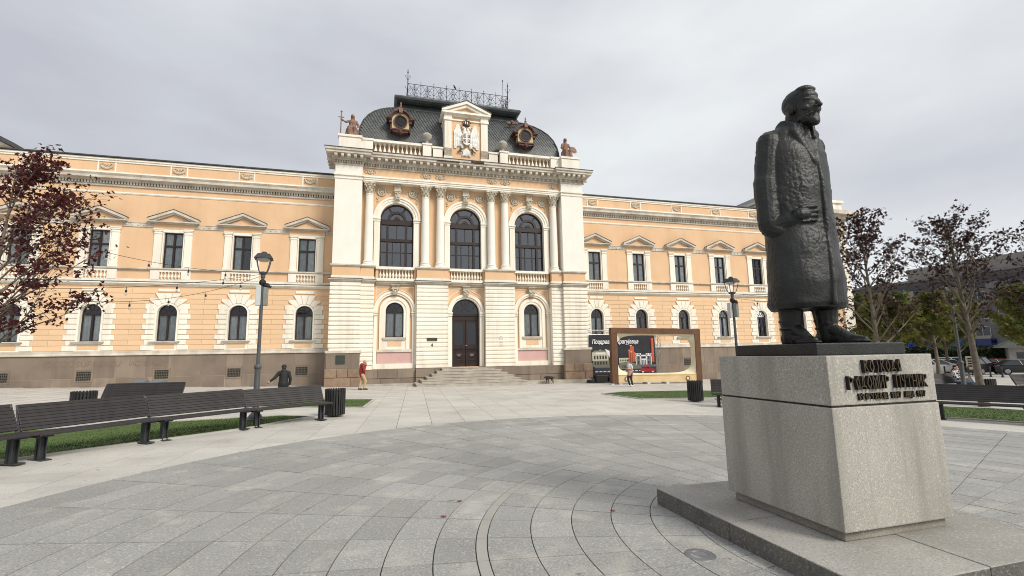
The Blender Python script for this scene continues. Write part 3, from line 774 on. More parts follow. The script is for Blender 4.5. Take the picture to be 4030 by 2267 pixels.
def wreath(r=.25, tails=True, seed=3):
    m = MB(); q = random.Random(seed)
    for i in range(16):
        a = 2*pi*i/16; m.ell((r*cos(a), -.05, r*sin(a)), (.065,.06,.065), 7, 5)
    for i in range(8):
        a = 2*pi*i/8; m.ell((r*.5*cos(a), -.05, r*.5*sin(a)), (.06,.06,.06), 7, 5)
    m.ell((0,-.07,0), (.07,.07,.07), 8, 6)
    if tails:
        for dx, sx in ((.32,1),(.1,-1)):
            pts = []
            for i in range(12):
                t = i/11
                if sx > 0: pts.append((.22+.42*t, -.03, .12-.12*t+.06*sin(t*9)))
                else: pts.append((-.16-.12*t+.06*sin(t*9), -.03, -.18-.48*t))
            m.tube(pts, [.045*(1-.5*i/11) for i in range(12)], 5)
            e = pts[-1]; m.ell(e, (.055,.04,.055), 6, 5); m.ell(pts[6], (.06,.045,.06), 6, 5)
    return m
WR_L = wreath().mesh('wreath_ornament', ORNA)
w_ = wreath(); w_.v = [(-x,y,z) for x,y,z in w_.v]; w_.f = [f[::-1] for f in w_.f]
WR_R = w_.mesh('wreath_ornament', ORNA)
ROS = MB(); 
for i in range(10): a = 2*pi*i/10; ROS.ell((.13*cos(a),-.04,.13*sin(a)),(.055,.05,.055),7,5)
ROS.ell((0,-.06,0),(.08,.07,.08),8,6)
for s in (-1,1): ROS.ell((s*.26,-.03,.1),(.07,.04,.045),6,5); ROS.ell((s*.24,-.03,-.1),(.06,.04,.05),6,5); ROS.ell((s*.33,-.03,-.02),(.035,.03,.07),6,5)
ROS = ROS.mesh('rosette', ORNA)
for x in XW:
    w = ob('hall_window', BIGF, hall, (x,0,0))
    for p in BIG_P: ob('pane', p, w)
    ob('window_surround', BIGS, hall, (x,0,0)); ob('keystone', KEY_B, hall, (x,0,0))
    ob('wreath_ornament', WR_L, hall, (x-1.03,YM,12.55)); ob('wreath_ornament', WR_R, hall, (x+1.03,YM,12.55))
# ground windows and door surrounds
GWF = arched_frame(.57, 2.87, 4.57, -1.02, -.96, 4.5).mesh('arched_window', WOOD_D)
GW_P = [pane(-.505,-.05,2.93,4.44,-.99), pane(.05,.505,2.93,4.44,-.99), half_disc(0,4.56,4.57,.5,-.99,GLASS_D)]
GSUR = MB().arch(0,4.57,.57,.74,YM-.06,YM,0,pi,22).arch(0,4.57,.74,.95,YM-.11,YM,0,pi,22)
for s in (-1,1):
    GSUR.box(*sorted((s*.57,s*.74)),YM-.06,YM,2.1,4.57).box(*sorted((s*.74,s*.95)),YM-.11,YM,2.1,4.57)
GSUR.box(-.74,.74,YM-.05,YM,2.1,2.76)
GSUR = GSUR.mesh('window_surround', CREAM)
GSILL = MB().box(-.7,.7,YM-.17,YM+.2,2.72,2.78).box(-.74,.74,YM-.2,YM+.2,2.78,2.87).mesh('sill', TRIM)
GSP = MB().box(-.45,.45,YM-.065,YM-.03,2.3,2.62).mesh('sill_panel', ORANGE)
NICHE = MB().arch(0,4.55,1.08,1.20,YM-.14,YM,0,pi,26).arch(0,4.55,1.20,1.33,YM-.2,YM,0,pi,26)
for s in (-1,1):
    NICHE.box(*sorted((s*1.1,s*1.30)),YM-.13,YM,1.2,4.28).box(*sorted((s*1.07,s*1.32)),YM-.2,YM,4.28,4.36).box(*sorted((s*1.09,s*1.31)),YM-.16,YM,4.36,4.44).box(*sorted((s*1.05,s*1.34)),YM-.24,YM,4.44,4.53)
NICHE = NICHE.mesh('niche_arch', CREAM)
def spandrel(R, s):
    m = MB()
    if True:
        m.box(*sorted((s*1.22,s*1.18)),YM-.03,YM,5.15,6.12); m.box(*sorted((s*.26,s*1.22)),YM-.03,YM,6.12,6.16)
        m.arch(0,4.55,R,R+.04,YM-.03,YM,*( (radians(33),radians(74)) if s > 0 else (radians(106),radians(147)) ),10)
    return m
SPANS = [spandrel(1.42, s).mesh('spandrel_moulding', CREAM) for s in (-1, 1)]
for s in (-1, 1):
    x = s*4.67
    w = ob('arched_window', GWF, hall, (x,0,0))
    for p in GW_P: ob('pane', p, w)
    for a, b, k in ((-.54,-.06,71),(.06,.54,72)): part('curtain', curtain(a,b,2.9,4.5,-.92,k+s), CURT, w)
    su = ob('window_surround', GSUR, hall, (x,0,0)); ob('sill', GSILL, su); ob('sill_panel', GSP, su)
    ob('niche_arch', NICHE, hall, (x,0,0)); [ob('spandrel_moulding', q, hall, (x,0,0)) for q in SPANS]; ob('keystone', KEY_S, hall, (x,0,0))
    part('pink_panel', MB().box(x-1.08,x+1.08,YM-.06,YM,1.2,1.93), PINK, hall)
    part('panel_ledge', MB().box(x-1.09,x+1.09,YM-.14,YM,1.93,2.1), TRIM, hall)
m = MB().arch(0,4.5,.945,1.06,YM-.08,YM,0,pi,26).arch(0,4.5,1.06,1.24,YM-.16,YM,0,pi,26)
for s in (-1,1):
    m.box(*sorted((s*.945,s*1.22)),YM-.12,YM,.9,4.27).box(*sorted((s*.93,s*1.25)),YM-.2,YM+.05,4.27,4.36).box(*sorted((s*.94,s*1.24)),YM-.15,YM+.05,4.36,4.42).box(*sorted((s*.91,s*1.27)),YM-.24,YM+.05,4.42,4.51)
part('door_surround', m, CREAM, hall)
[ob('spandrel_moulding', q, hall, (0,0,.02)) for q in SPANS]; ob('keystone', KEY_S, hall, (0,0,0))
# door
d = MB(); y0, y1 = -.98, -.9
d.box(-.945,-.87,y0,y1,.9,4.5); d.box(.87,.945,y0,y1,.9,4.5); d.box(-.87,.87,y0-.03,y1,4.02,4.2); d.box(-.87,.87,y0-.07,y1,4.3,4.42); d.box(-.87,.87,y0,y1,4.2,4.3)
d.arch(0,4.5,.87,.945,y0,y1,0,pi,20)
for a in (36,72,90,108,144):
    c, s_ = cos(radians(a)), sin(radians(a)); w = .016
    d.prism([(c*.2-s_*w,4.45+s_*.2+c*w),(c*.2+s_*w,4.45+s_*.2-c*w),(c*.88+s_*w,4.45+s_*.88-c*w),(c*.88-s_*w,4.45+s_*.88+c*w)],'y',y0+.03,y1)
door = part('entrance_door', d, DOORW, hall)
ob('fanlight_pane', half_disc(0,4.42,4.5,.87,-.93,GLASS_D), door)
for s in (-1, 1):
    lf = MB(); X = lambda a,b: sorted((s*a, s*b))
    lf.box(*X(.02,.14),y0,y1,.93,4.02); lf.box(*X(.74,.87),y0,y1,.93,4.02); lf.box(*X(.14,.74),y0,y1,3.86,4.02); lf.box(*X(.14,.74),y0,y1,2.12,2.36); lf.box(*X(.14,.74),y0,y1,.93,1.2)
    lf.box(*X(.02,.87),y0-.04,y0,2.05,2.11); lf.box(*X(.02,.87),y0-.03,y0,1.9,1.95)
    lf.box(*X(.14,.74),y0+.03,y1,1.2,2.12); lf.box(*X(.2,.68),y0-.01,y0+.03,1.3,1.88)
    lf.box(*X(.02,.87),y0-.03,y0,1.18,1.24)
    leaf = part('door_leaf', lf, DOORW, door)
    bx0, bx1 = X(.27,.61); cx = (bx0+bx1)/2
    bp = MB().add([(bx0,y0-.01,1.43),(bx1,y0-.01,1.43),(bx1,y0-.01,1.75),(bx0,y0-.01,1.75),(cx-.08,y0-.07,1.58),(cx+.08,y0-.07,1.58)],[(0,1,5,4),(1,2,5),(2,3,4,5),(3,0,4)])
    part('raised_panel', bp, DOORW, leaf)
    part('door_pane', MB().box(*X(.14,.74),-.93,-.924,2.36,3.86), GLASS_D, leaf)
    if s > 0: part('door_handle', MB().box(.0,.14,y0-.05,y0-.03,2.29,2.32).lathe([(.03,2.27),(.03,2.34)],8,(.03,y0-.03,0)), ALU, leaf)
# steps
for k in range(6):
    z1 = .88-.172*k; hw = 1.75+.34*k; yf = -2.35-.32*k; z0 = z1-.172 if k < 5 else -.75
    part('entrance_step', MB().box(-hw+.03,hw-.03,yf+.03,-1.5,z0,z1-.05).box(-hw,hw,yf,-1.51,z1-.05,z1-.001*k), LEDGE, hall)
# plaques
part('name_plaque', MB().box(-2.63,-1.98,-1.83,-1.78,2.62,2.80), mat('dark_plaque', (.06,.055,.03), .4, (.03,.03,.025), 9, 4), hall)
ob('house_number', text_mesh('4', .26, .01, 0, .006, BLACK), hall, (-2.31,-1.795,2.26), (pi/2,0,0))
part('faded_emblem', MB().arch(2.3,2.75,.09,.13,-1.795,-1.78,0,2*pi,16).box(2.16,2.44,-1.795,-1.78,2.34,2.38).box(2.16,2.44,-1.795,-1.78,2.24,2.28).box(2.2,2.4,-1.795,-1.78,2.44,2.47), TRIM, hall)
part('bronze_plaque', MB().box(-8.1,-7.58,-2.27,-2.21,1.26,1.77), mat('bronze_plaque', (.045,.055,.05), .5, (.03,.035,.03), 8, 4, .5, 60), hall)

# entablature
YA = -1.80
part('architrave', MB().box(-6.9,6.9,YA,YM,13.05,13.16).box(-6.9,6.9,YA-.04,YM,13.16,13.28).box(-6.9,6.9,YA-.09,YM,13.28,13.40), CREAM, hall)
part('frieze', MB().box(-6.9,6.9,YA+.02,YM,13.40,13.97), ORANGE, hall)
for x in (-6.4,-2.77,-1.80,1.80,2.77,6.4): ob('rosette', ROS, hall, (x,YA+.02,13.70))
CL = [(13.93,14.02,.07),(14.18,14.26,.2),(14.50,14.66,.62),(14.66,14.80,.70)]
q = MB()
for z0, z1, o in CL: q.box(-6.87+.85*o,6.87-.85*o,YA-o,0,z0,z1)
q.box(-6.82,6.82,YA-.05,0,14.02,14.18); q.box(-6.65,6.65,YA-.25,0,14.26,14.50)
part('main_cornice', q, TRIM, hall)
part('cornice_flashing', MB().prism([(-.5,14.86),(YA-.74,14.80),(YA-.74,14.83),(-.5,14.90)],'x',-6.35,6.35), TIN, hall)
EXB = mat('exposed_brick', (.10,.07,.05), .95, (.05,.035,.03), 12, 5, .8, 30)
part('broken_plaster_patch', MB().box(-2.1,-.6,YA-.72,YA-.6,14.60,14.655), EXB, hall)
part('broken_plaster_patch', MB().box(.2,1.1,YA-.725,YA-.6,14.66,14.78), EXB, hall)
for s in (-1, 1):
    A, B = sorted((s*6.87, s*8.53)); q = MB()
    for z0, z1, o in CL: q.box(A-o*.85,B+o*.85,-2.05-o,0,z0,z1)
    q.box(A-.05,B+.05,-2.1,0,14.02,14.18); q.box(A-.22,B+.22,-2.3,0,14.26,14.50)
    part('pier_cornice', q, TRIM, hall)
    part('cornice_flashing', MB().box(A-.63,B+.63,-2.79,0,14.802,14.83), TIN, hall)
    q = MB()
    x = A-.1
    while x < B+.1: q.box(x,x+.05,-2.2,-2.05,14.03,14.17); x += .1
    y = -2.1
    while y < -.05:
        q.box(*sorted((s*8.53, s*8.67)),y,y+.05,14.03,14.17); y += .1
    stuff(part('dentils', q, TRIM, hall))
    MOD = MB().box(-.09,.09,-.34,0,14.3,14.49).ell((0,-.3,14.34),(.09,.08,.07),8,6).mesh('modillion', TRIM)
    for k in range(5): ob('modillion', MOD, hall, (A+.05+(B-A-.1)*k/4, -2.28, 0))
    for k in range(4): ob('modillion', MOD, hall, (s*8.74, -1.7+.5*k, 0), s*pi/2)
q = MB(); x = -6.85
while x < 6.8: q.box(x,x+.05,YA-.17,YA-.04,14.03,14.17); x += .1
stuff(part('dentils', q, TRIM, hall))
for k in range(29): ob('modillion', MOD, hall, (-6.3+.45*k, YA-.23, 0))

# attic: pedestals, balustrades, urns, aedicule
for s in (-1, 1):
    A, B = sorted((s*7.0, s*8.38))
    part('statue_pedestal', MB().box(A,B,-2.05,-.7,14.83,15.85).box(A-.06,B+.06,-2.11,-.64,15.85,16.0), CREAM, hall)
    part('attic_wall', MB().box(*sorted((s*6.27,s*7.0)),-1.75,-1.1,14.83,15.88).box(*sorted((s*6.24,s*7.0)),-1.8,-1.1,15.88,16.02), CREAM, hall)
    b = part('attic_balustrade', MB().box(*sorted((s*3.02,s*6.27)),-1.72,-1.2,14.83,14.98).box(*sorted((s*3.02,s*6.24)),-1.72,-1.15,15.86,16.03), CREAM, hall)
    part('attic_back_wall', MB().box(*sorted((s*1.6,s*6.27)),-1.05,-.95,14.83,15.95), ORANGE, hall)
    BAL_A = baluster(.88, .78) if s < 0 else BAL_A
    for k in range(11): ob('baluster', BAL_A, b, (s*(3.2+.29*k), -1.46, 14.98))
    part('urn_pedestal', MB().box(*sorted((s*2.43,s*3.0)),-1.78,-1.1,14.83,15.95).box(*sorted((s*2.38,s*3.05)),-1.83,-1.05,15.95,16.06).box(*sorted((s*1.64,s*2.3)),-1.6,-1.05,14.83,15.85).box(*sorted((s*1.6,s*2.38)),-1.66,-1.05,15.85,15.97), CREAM, hall)
    part('gutter', MB().box(*sorted((s*1.6,s*6.4)),-1.12,-.9,15.97,16.05), TIN, hall)
    part('stone_urn', MB().lathe([(.26,16.06),(.26,16.14),(.13,16.2),(.11,16.32),(.2,16.42),(.33,16.55),(.35,16.66),(.36,16.68),(.36,16.72),(.31,16.84),(.18,16.95),(.02,16.99)],14,(s*2.71,-1.44,0)), mat('urn_stone', (.40,.375,.33), .9, (.3,.28,.25), 5, 4) if s < 0 else bpy.data.materials['urn_stone'], hall, 40)
q = MB()
for s in (-1, 1):
    q.box(*sorted((s*1.05,s*1.53)),-1.78,-.3,15.9,17.95); q.box(*sorted((s*1.0,s*1.58)),-1.83,-.3,14.83,15.3); q.box(*sorted((s*1.0,s*1.6)),-1.85,-.3,17.95,18.12); q.box(*sorted((s*1.03,s*1.55)),-1.81,-.3,18.12,18.42)
q.box(-1.05,1.05,-1.74,-.3,18.0,18.1); q.box(-1.05,1.05,-1.74,-.3,18.3,18.42)
aed = part('arms_aedicule', q, CREAM, hall)
for s in (-1,1): part('exposed_block', MB().box(*sorted((s*1.04,s*1.54)),-1.79,-.3,15.3,15.9), mat('broken_block', (.42,.37,.29), .95, (.25,.19,.14), 4, 6, .6, 20), aed)
part('arms_panel', MB().box(-1.05,1.05,-1.66,-.3,14.9,18.3), ORANGE, aed)
q = MB(); q.box(-1.72,1.72,-2.0,-.2,18.42,18.56)
for s in (-1,1):
    p = [(0,19.20),(s*1.55,18.56),(s*1.75,18.56),(s*1.75,18.66),(0,19.42)]; q.prism(p if s > 0 else p[::-1],'y',-2.02,-.2)
    p = [(0,18.99),(s*1.12,18.56),(s*1.5,18.56),(0,19.18)]; q.prism(p if s > 0 else p[::-1],'y',-1.9,-.2)
part('aedicule_pediment', q, CREAM, aed)
part('pediment_panel', MB().prism([(-1.1,18.56),(1.1,18.56),(0,18.98)],'y',-1.72,-.3), ORANGE, aed)
q = MB()
for s in (-1,1):
    p = [(0,19.425),(s*1.78,18.665),(s*1.78,18.70),(0,19.47)]; q.prism(p if s > 0 else p[::-1],'y',-2.06,-.2)
part('aedicule_flashing', q, TIN, aed)
# double-headed eagle in relief; a = metres per drawn pixel of the emblem
arms = part('eagle_body', MB().ell((0,-1.72,16.75),(.30,.13,.55),14,10).ell((-.14,-1.74,17.25),(.11,.1,.28),10,8,0,Matrix.Rotation(.25,3,'Y')).ell((.14,-1.74,17.25),(.11,.1,.28),10,8,0,Matrix.Rotation(-.25,3,'Y')).ell((-.22,-1.76,17.5),(.13,.1,.08),10,8).ell((.22,-1.76,17.5),(.13,.1,.08),10,8), ARMS, aed, 60)
for s in (-1, 1):
    q = MB()
    edge = [(.25,17.0),(.34,17.15),(.44,17.5),(.56,17.75),(.68,17.72),(.78,17.45),(.84,17.15),(.88,16.8),(.88,16.0),(.80,15.95),(.70,15.98),(.62,16.15),(.50,16.4),(.36,16.55),(.25,16.5)]
    p = [(s*x,z) for x,z in edge]; q.prism(p[::-1] if s > 0 else p,'y',-1.74,-1.655)
    for i in range(5):
        for j in range(3):
            x = .34+.125*i; z = 16.85-.27*j-.02*i+(.35 if j == 0 else 0)*(i/4)
            q.ell((s*x,-1.74,z),(.058,.03,.19),7,6)
    part('eagle_wing', q, ARMS, arms, 60)
    q = MB().tube([(s*.30,-1.76,17.50),(s*.38,-1.78,17.49),(s*.43,-1.76,17.44)],[.035,.028,.006],6)
    part('eagle_beak', q, ARMSD, arms)
    q = MB().ell((s*.3,-1.72,16.15),(.13,.1,.22),8,6)
    part('eagle_leg', q, ARMS, arms, 60)
    q = MB().tube([(s*.38,-1.74,15.98),(s*.48,-1.76,15.78)],[.05,.05],6)
    for a in (-.14,-.04,.06,.16): q.tube([(s*.48,-1.76,15.8),(s*.48+a,-1.8,15.70),(s*.48+a*1.3,-1.76,15.58)],[.028,.024,.008],5)
    part('eagle_claw', q, ARMSD, arms)
q = MB()
for i in range(-3,4):
    q.ell((i*.075,-1.72,15.72-.02*abs(i)*1.5),(.055,.05,.34-.02*abs(i)),7,6,0,Matrix.Rotation(-i*.07,3,'Y'))
part('eagle_tail', q, ARMS, arms, 60)
sh = [(-.28,17.02),(-.28,16.45),(-.22,16.28),(0,16.17),(.22,16.28),(.28,16.45),(.28,17.02)]
shd = part('shield', MB().prism(sh,'y',-1.92,-1.82), ARMS, arms)
part('shield_rim', MB().tube([(x,-1.92,z) for x,z in sh],.022,6,0,True), ARMS, shd)
q = MB()
for sx in (-1,1):
    for z in (16.82,16.47):
        q.box(sx*.15-.09,sx*.15+.09,-1.926,-1.921,z-.12,z+.12)
part('shield_quarter', q, mat('shield_dark_red', (.10,.055,.05), .7), shd)
for sx in (-1,1):
    for z in (16.82,16.47):
        a0 = radians(50) if sx > 0 else radians(230)
        part('firesteel', MB().arch(sx*.15,z,.04,.07,-1.935,-1.927,a0,a0+radians(260),10), ARMS, shd)
q = MB().lathe([(.24,17.66),(.25,17.72),(.24,17.75)],14,(0,-1.74,0),0,0,2*pi,1,.5)
for i in range(5):
    a = -60+30*i; x = .26*sin(radians(a))
    q.tube([(x*.9,-1.82,17.74),(x*1.25,-1.84,17.86),(x*.9,-1.83,17.98),(x*.2,-1.8,18.03)],[.03,.034,.03,.02],6)
crn = part('crown', q, ARMSD, arms)
part('crown_lining', MB().ell((0,-1.74,17.85),(.26,.1,.17),12,8), ARMS, crn)
part('crown_cross', MB().box(-.02,.02,-1.82,-1.78,18.02,18.16).box(-.055,.055,-1.82,-1.78,18.08,18.11), ARMSD, crn)

# dome
DP = [(d, z if z < 16 else 16+(z-16)*1.15) for d, z in [(0,15.2),(.03,16.0),(.07,16.6),(.17,17.1),(.36,17.6),(.66,18.1),(1.05,18.55),(1.5,18.95),(1.98,19.3),(2.4,19.55)]]
DX, DY0, DY1 = 7.32, -.93, 8.5
def dome_ring(d, z): return [(-DX+d,DY0+d,z),(DX-d,DY0+d,z),(DX-d,DY1-d,z),(-DX+d,DY1-d,z)]
q = MB()
for (d0,z0),(d1,z1) in zip(DP,DP[1:]):
    a = dome_ring(d0,z0)+dome_ring(d1,z1); q.add(a,[(i,(i+1)%4,4+(i+1)%4,4+i) for i in range(4)])
dome = part('mansard_dome', q, SLATE_U, hall)
q = MB()
for sx in (-1,1):
    for yy in (0,1): part('hip_flashing', MB().tube([(sx*(DX-d), (DY0+d) if yy == 0 else (DY1-d), z+.02) for d,z in DP], .06, 6), COPPER, dome)
pass
# slates: arc length table
al = [0]
for (d0,z0),(d1,z1) in zip(DP,DP[1:]): al.append(al[-1]+hypot(d1-d0,z1-z0))
def prof(t):
    for k in range(len(al)-1):
        if t <= al[k+1]:
            u = (t-al[k])/(al[k+1]-al[k]); d0,z0 = DP[k]; d1,z1 = DP[k+1]
            return d0+(d1-d0)*u, z0+(z1-z0)*u, atan2(d1-d0, z1-z0)
    return DP[-1][0], DP[-1][1], atan2(1, .6)
SL = MB().add([(0,-.032,-.125),(.107,-.018,.0),(0,-.004,.125),(-.107,-.018,0),(0,-.008,-.118),(.10,0,.0),(-.10,0,0)],[(0,1,2,3),(0,3,6,4),(0,4,5,1)]).mesh('roof_slate', SLATE)
SLV = [v.co.copy() for v in SL.vertices]; SLF = [tuple(p.vertices) for p in SL.polygons]
tiles = []
row = 0; t = .35
while t < al[-1]-.02:
    d, z, an = prof(t)
    half = DX-d-.12; x = -half+(.107 if row % 2 else 0)
    while x < half:
        tiles.append((0, x, DY0+d, z, an)); x += .214
    yl = DY1-d-1; y = DY0+d+.15+(.107 if row % 2 else 0)
    while y < min(yl, 3.5):
        tiles.append((1, -(DX-d), y, z, an)); tiles.append((2, DX-d, y, z, an)); y += .214
    row += 1; t += .125
front = [k for k in tiles if k[0] == 0 and abs(k[1]) > 1.6 and k[3] > 15.95]
front.sort(key=lambda k: (abs(k[3]-17.0), abs(k[1]+3)))
single = set(front[:300]); rest = MB()
for k in tiles:
    kind, x, y, z, an = k
    R3 = Matrix.Rotation(0 if kind == 0 else (-pi/2 if kind == 1 else pi/2), 3, 'Z') @ Matrix.Rotation(-an, 3, 'X')
    if k in single: ob('roof_slate', SL, dome, (x,y,z), R3.to_euler())
    else: rest.add([R3 @ v+Vector((x,y,z)) for v in SLV], SLF)
stuff(part('roof_slates', rest, SLATE, dome))
# copper band, roll and platform
def loop(x, y0, y1, z): return [(-x,y0,z),(x,y0,z),(x,y1,z),(-x,y1,z)]
q = MB(); a = loop(4.98,1.42,6.2,20.0)+loop(4.7,1.7,5.9,20.6); q.add(a,[(i,(i+1)%4,4+(i+1)%4,4+i) for i in range(4)])
part('copper_band', q, COPPER, hall)
q = MB(); n = 10; rings = []
pr_ = [(.0,20.55),(-.30,20.60),(-.46,20.71),(-.50,20.83),(-.44,20.95),(-.30,21.03),(.3,21.09)]
a = []
for o, z in pr_: a += loop(4.55-o if False else 4.40-o, 1.45+o, 6.1-o, z)
q.add(a,[(4*j+i,4*j+(i+1)%4,4*j+4+(i+1)%4,4*j+4+i) for j in range(len(pr_)-1) for i in range(4)]+[tuple(4*(len(pr_)-1)+i for i in range(4))])
part('roof_roll', q, COPPER, hall)
# iron cresting
ZC = 21.11
crest = part('roof_cresting', MB().tube([(-3.92,1.35,ZC+.08),(3.92,1.35,ZC+.08)],.02,5).tube([(-3.92,1.35,ZC+1.05),(3.92,1.35,ZC+1.05)],.022,5).tube([(-3.92,5.9,ZC+1.05),(3.92,5.9,ZC+1.05)],.022,5).tube([(-3.92,1.35,ZC+1.05),(-3.92,5.9,ZC+1.05)],.022,5).tube([(3.92,1.35,ZC+1.05),(3.92,5.9,ZC+1.05)],.022,5).tube([(3.92,1.35,ZC+.08),(3.92,5.9,ZC+.08)],.022,5), IRON, hall)
def spiral(cx, cz, r, turns, a0, sgn, n=22):
    return [(cx+sgn*r*(1-.8*i/n)*cos(a0+2*pi*turns*i/n), 0, cz+r*(1-.8*i/n)*sin(a0+2*pi*turns*i/n)) for i in range(n+1)]
q = MB(); r = .014; W = .98
q.tube([(-W/2+W*i/20,0,.08+.92*abs(cos(pi*i/20))**.8) for i in range(21)] , r, 4)
q.tube([(-W/2+W*i/20,0,1.02-.9*sin(pi*i/20)**.8) for i in range(0)] or [(-W/2,0,.1),(-W/2+.02,0,.3),(0,0,1.02)], r, 4)
q.tube([(W/2,0,.1),(W/2-.02,0,.3),(0,0,1.02)], r, 4)
for s in (-1,1):
    q.tube(spiral(s*.19,.26,.17,1.3,pi/2,s), r*1.1, 4); q.tube(spiral(s*.07,.62,.085,1.1,-pi/2,s,14), r*1.2, 4)
    q.tube([(s*.02,0,.12),(s*.09,0,.45),(s*.14,0,.62),(s*.07,0,.76),(0,0,.8)], r, 4)
q.tube([(0,0,.1),(0,0,.98)], r*1.3, 4); q.box(-.045,.045,-.01,.01,.82,.85); q.ell((0,0,.62),(.04,.03,.06),6,5)
CRP = q.mesh('cresting_panel', IRON)
for k in range(8): ob('cresting_panel', CRP, crest, (-3.43+.98*k, 1.35, ZC))
for k in range(4): ob('cresting_panel', CRP, crest, (3.92, 1.9+1.05*k, ZC), pi/2); 
q = MB().tube([(0,0,0),(0,0,1.1)],.02,5).tube([(0,0,1.1),(0,0,1.35)],[.016,.006],5); q.box(-.04,.04,-.01,.01,1.22,1.25); q.ell((0,0,.75),(.035,.035,.08),6,5); q.ell((0,0,.35),(.035,.035,.08),6,5)
CRB = q.mesh('cresting_bar', IRON)
for k in range(1,8): ob('cresting_bar', CRB, crest, (-3.92+.98*k,1.35,ZC))
q = MB().tube([(0,0,-.1),(0,0,1.5)],.035,6).tube([(0,0,1.5),(0,0,2.0),(0,0,2.35)],[.03,.022,.004],6).ell((0,0,1.95),(.06,.06,.05),6,5).ell((0,0,2.07),(.045,.045,.06),6,5)
for s in (-1,1): q.tube([(s*x*.9+s*.0,0,z) for x,z in ((.03,1.35),(.12,1.5),(.2,1.6),(.22,1.7),(.15,1.72),(.14,1.64))],.014,4); q.tube([(s*x,0,z) for x,z in ((.03,.5),(.12,.65),(.2,.72),(.22,.8),(.15,.82),(.14,.76))],.014,4)
CRS = q.mesh('corner_finial', IRON)
for x,y in ((-3.92,1.35),(3.92,1.35),(3.92,5.9),(-3.92,5.9)): ob('corner_finial', CRS, crest, (x,y,ZC))
part('lightning_rod', MB().tube([(3.75,2.2,ZC),(3.75,2.2,ZC+2.9)],.018,5).ell((3.75,2.2,ZC+2.9),(.05,.05,.08),6,5), IRON, crest)
# dormers
for s in (-1, 1):
    x = s*4.5; yf = -1.28
    q = MB()
    pts = [(-.58,17.12),(.58,17.12),(.58,17.95)] + [(.58*cos(pi*i/14),17.95+.4*sin(pi*i/14)) for i in range(1,14)] + [(-.58,17.95)]
    q.prism(pts,'y',yf,1.0)
    dm = part('dormer', q, YELLOW, hall, None, (x,0,0))
    q = MB().arch(0,17.64,.37,.41,yf-.06,yf,0,2*pi,28).arch(0,17.64,.41,.46,yf-.1,yf,0,2*pi,28)
    part('oculus_frame', q, TERRA_D, dm)
    q = MB().arch(0,17.64,.0,.37,yf-.02,yf-.01,0,2*pi,24)
    oc = part('oculus_louvre', q, BLACK, dm)
    q = MB()
    for k in range(11):
        z = 17.34+.06*k; hw = sqrt(max(.001,.35**2-(z-17.64)**2)); q.box(-hw,hw,yf-.04,yf-.02,z-.012,z+.012)
    stuff(part('louvre_slats', q, IRON, oc))
    q = MB().arch(0,17.74,.585,.66,yf-.12,yf+.6,radians(14),radians(166),20).arch(0,17.74,.66,.76,yf-.2,yf+.7,radians(12),radians(168),20)
    for e in (-1,1): q.box(*sorted((e*.59,e*.86)),yf-.15,yf+.7,17.74,17.80); q.box(*sorted((e*.59,e*.94)),yf-.2,yf+.75,17.80,17.93); q.box(*sorted((e*.59,e*.76)),yf-.08,yf+.7,17.55,17.74); q.box(*sorted((e*.6,e*.68)),yf+.05,yf+.6,16.95,17.5)
    part('dormer_hood', q, TERRA_D, dm)
    q = MB().box(-.62,.62,yf-.12,yf+.6,17.02,17.12).prism([(-.58,17.02),(-.5,16.9),(-.2,16.86),(0,16.7),(.2,16.86),(.5,16.9),(.58,17.02)][::-1],'y',yf-.06,yf+.5).ell((0,yf-.1,16.9),(.13,.08,.14),8,6)
    part('dormer_bracket', q, TERRA_D, dm)
    q = MB().lathe([(.14,18.42),(.10,18.5),(.12,18.58),(.06,18.64),(.1,18.72),(.04,18.8),(.06,18.9),(.01,19.1)],10,(0,yf-.1,0)).prism([(-.1,18.2),(.1,18.2),(.14,18.5),(-.14,18.5)],'y',yf-.3,yf-.1)
    part('dormer_finial', q, TERRA, dm)
    q = MB(); cx = -.06 if s < 0 else -.7; z0 = 18.98 if s < 0 else 19.02
    rr = random.Random(4)
    for k in range(16): q.ell((cx+rr.uniform(-.42,.42),-.2+rr.uniform(-.15,.1),z0+rr.uniform(-.05,.16)),(rr.uniform(.08,.16),.1,rr.uniform(.06,.12)),7,5)
    part('dormer_cartouche', q, TERRA, dm)
# ================================================================== GROUND
def gf(x, y): return g(min(x, 75), min(y, 60))
q = MB()
xs = [-90,-40,-25,-12,5,30,75,300]; ys = [-70,-40,-10,20,60,400]
for x in xs:
    for y in ys: q.v.append((x, y, gf(x,y)-.022))
for i in range(len(xs)-1):
    for j in range(len(ys)-1): q.f.append((i*6+j,(i+1)*6+j,(i+1)*6+j+1,i*6+j+1)); q.m.append(0)
struct(part('ground', q, mat('pale_ground_paving', (.46,.44,.40), .8, (.38,.36,.33), .4, 6, .1, 60, coord='World')))
C0 = Vector((-.75, -29.35, 0)); C0.z = g(C0.x, C0.y)
RD = 9.42
nrm = Vector((.016,.0045,1)).normalized(); ex = Vector((1,0,-.016)); ex = (ex-nrm*ex.dot(nrm)).normalized(); ey = nrm.cross(ex)
RG = Matrix((ex,ey,nrm)).transposed()
def facing(p):
    d = p-CAM; z = d.dot(CF)
    if z < .3: return None
    return abs(d.dot(CR)/z)*FPX < .52 and abs(d.dot(CU)/z)*FPX < .30, d.length
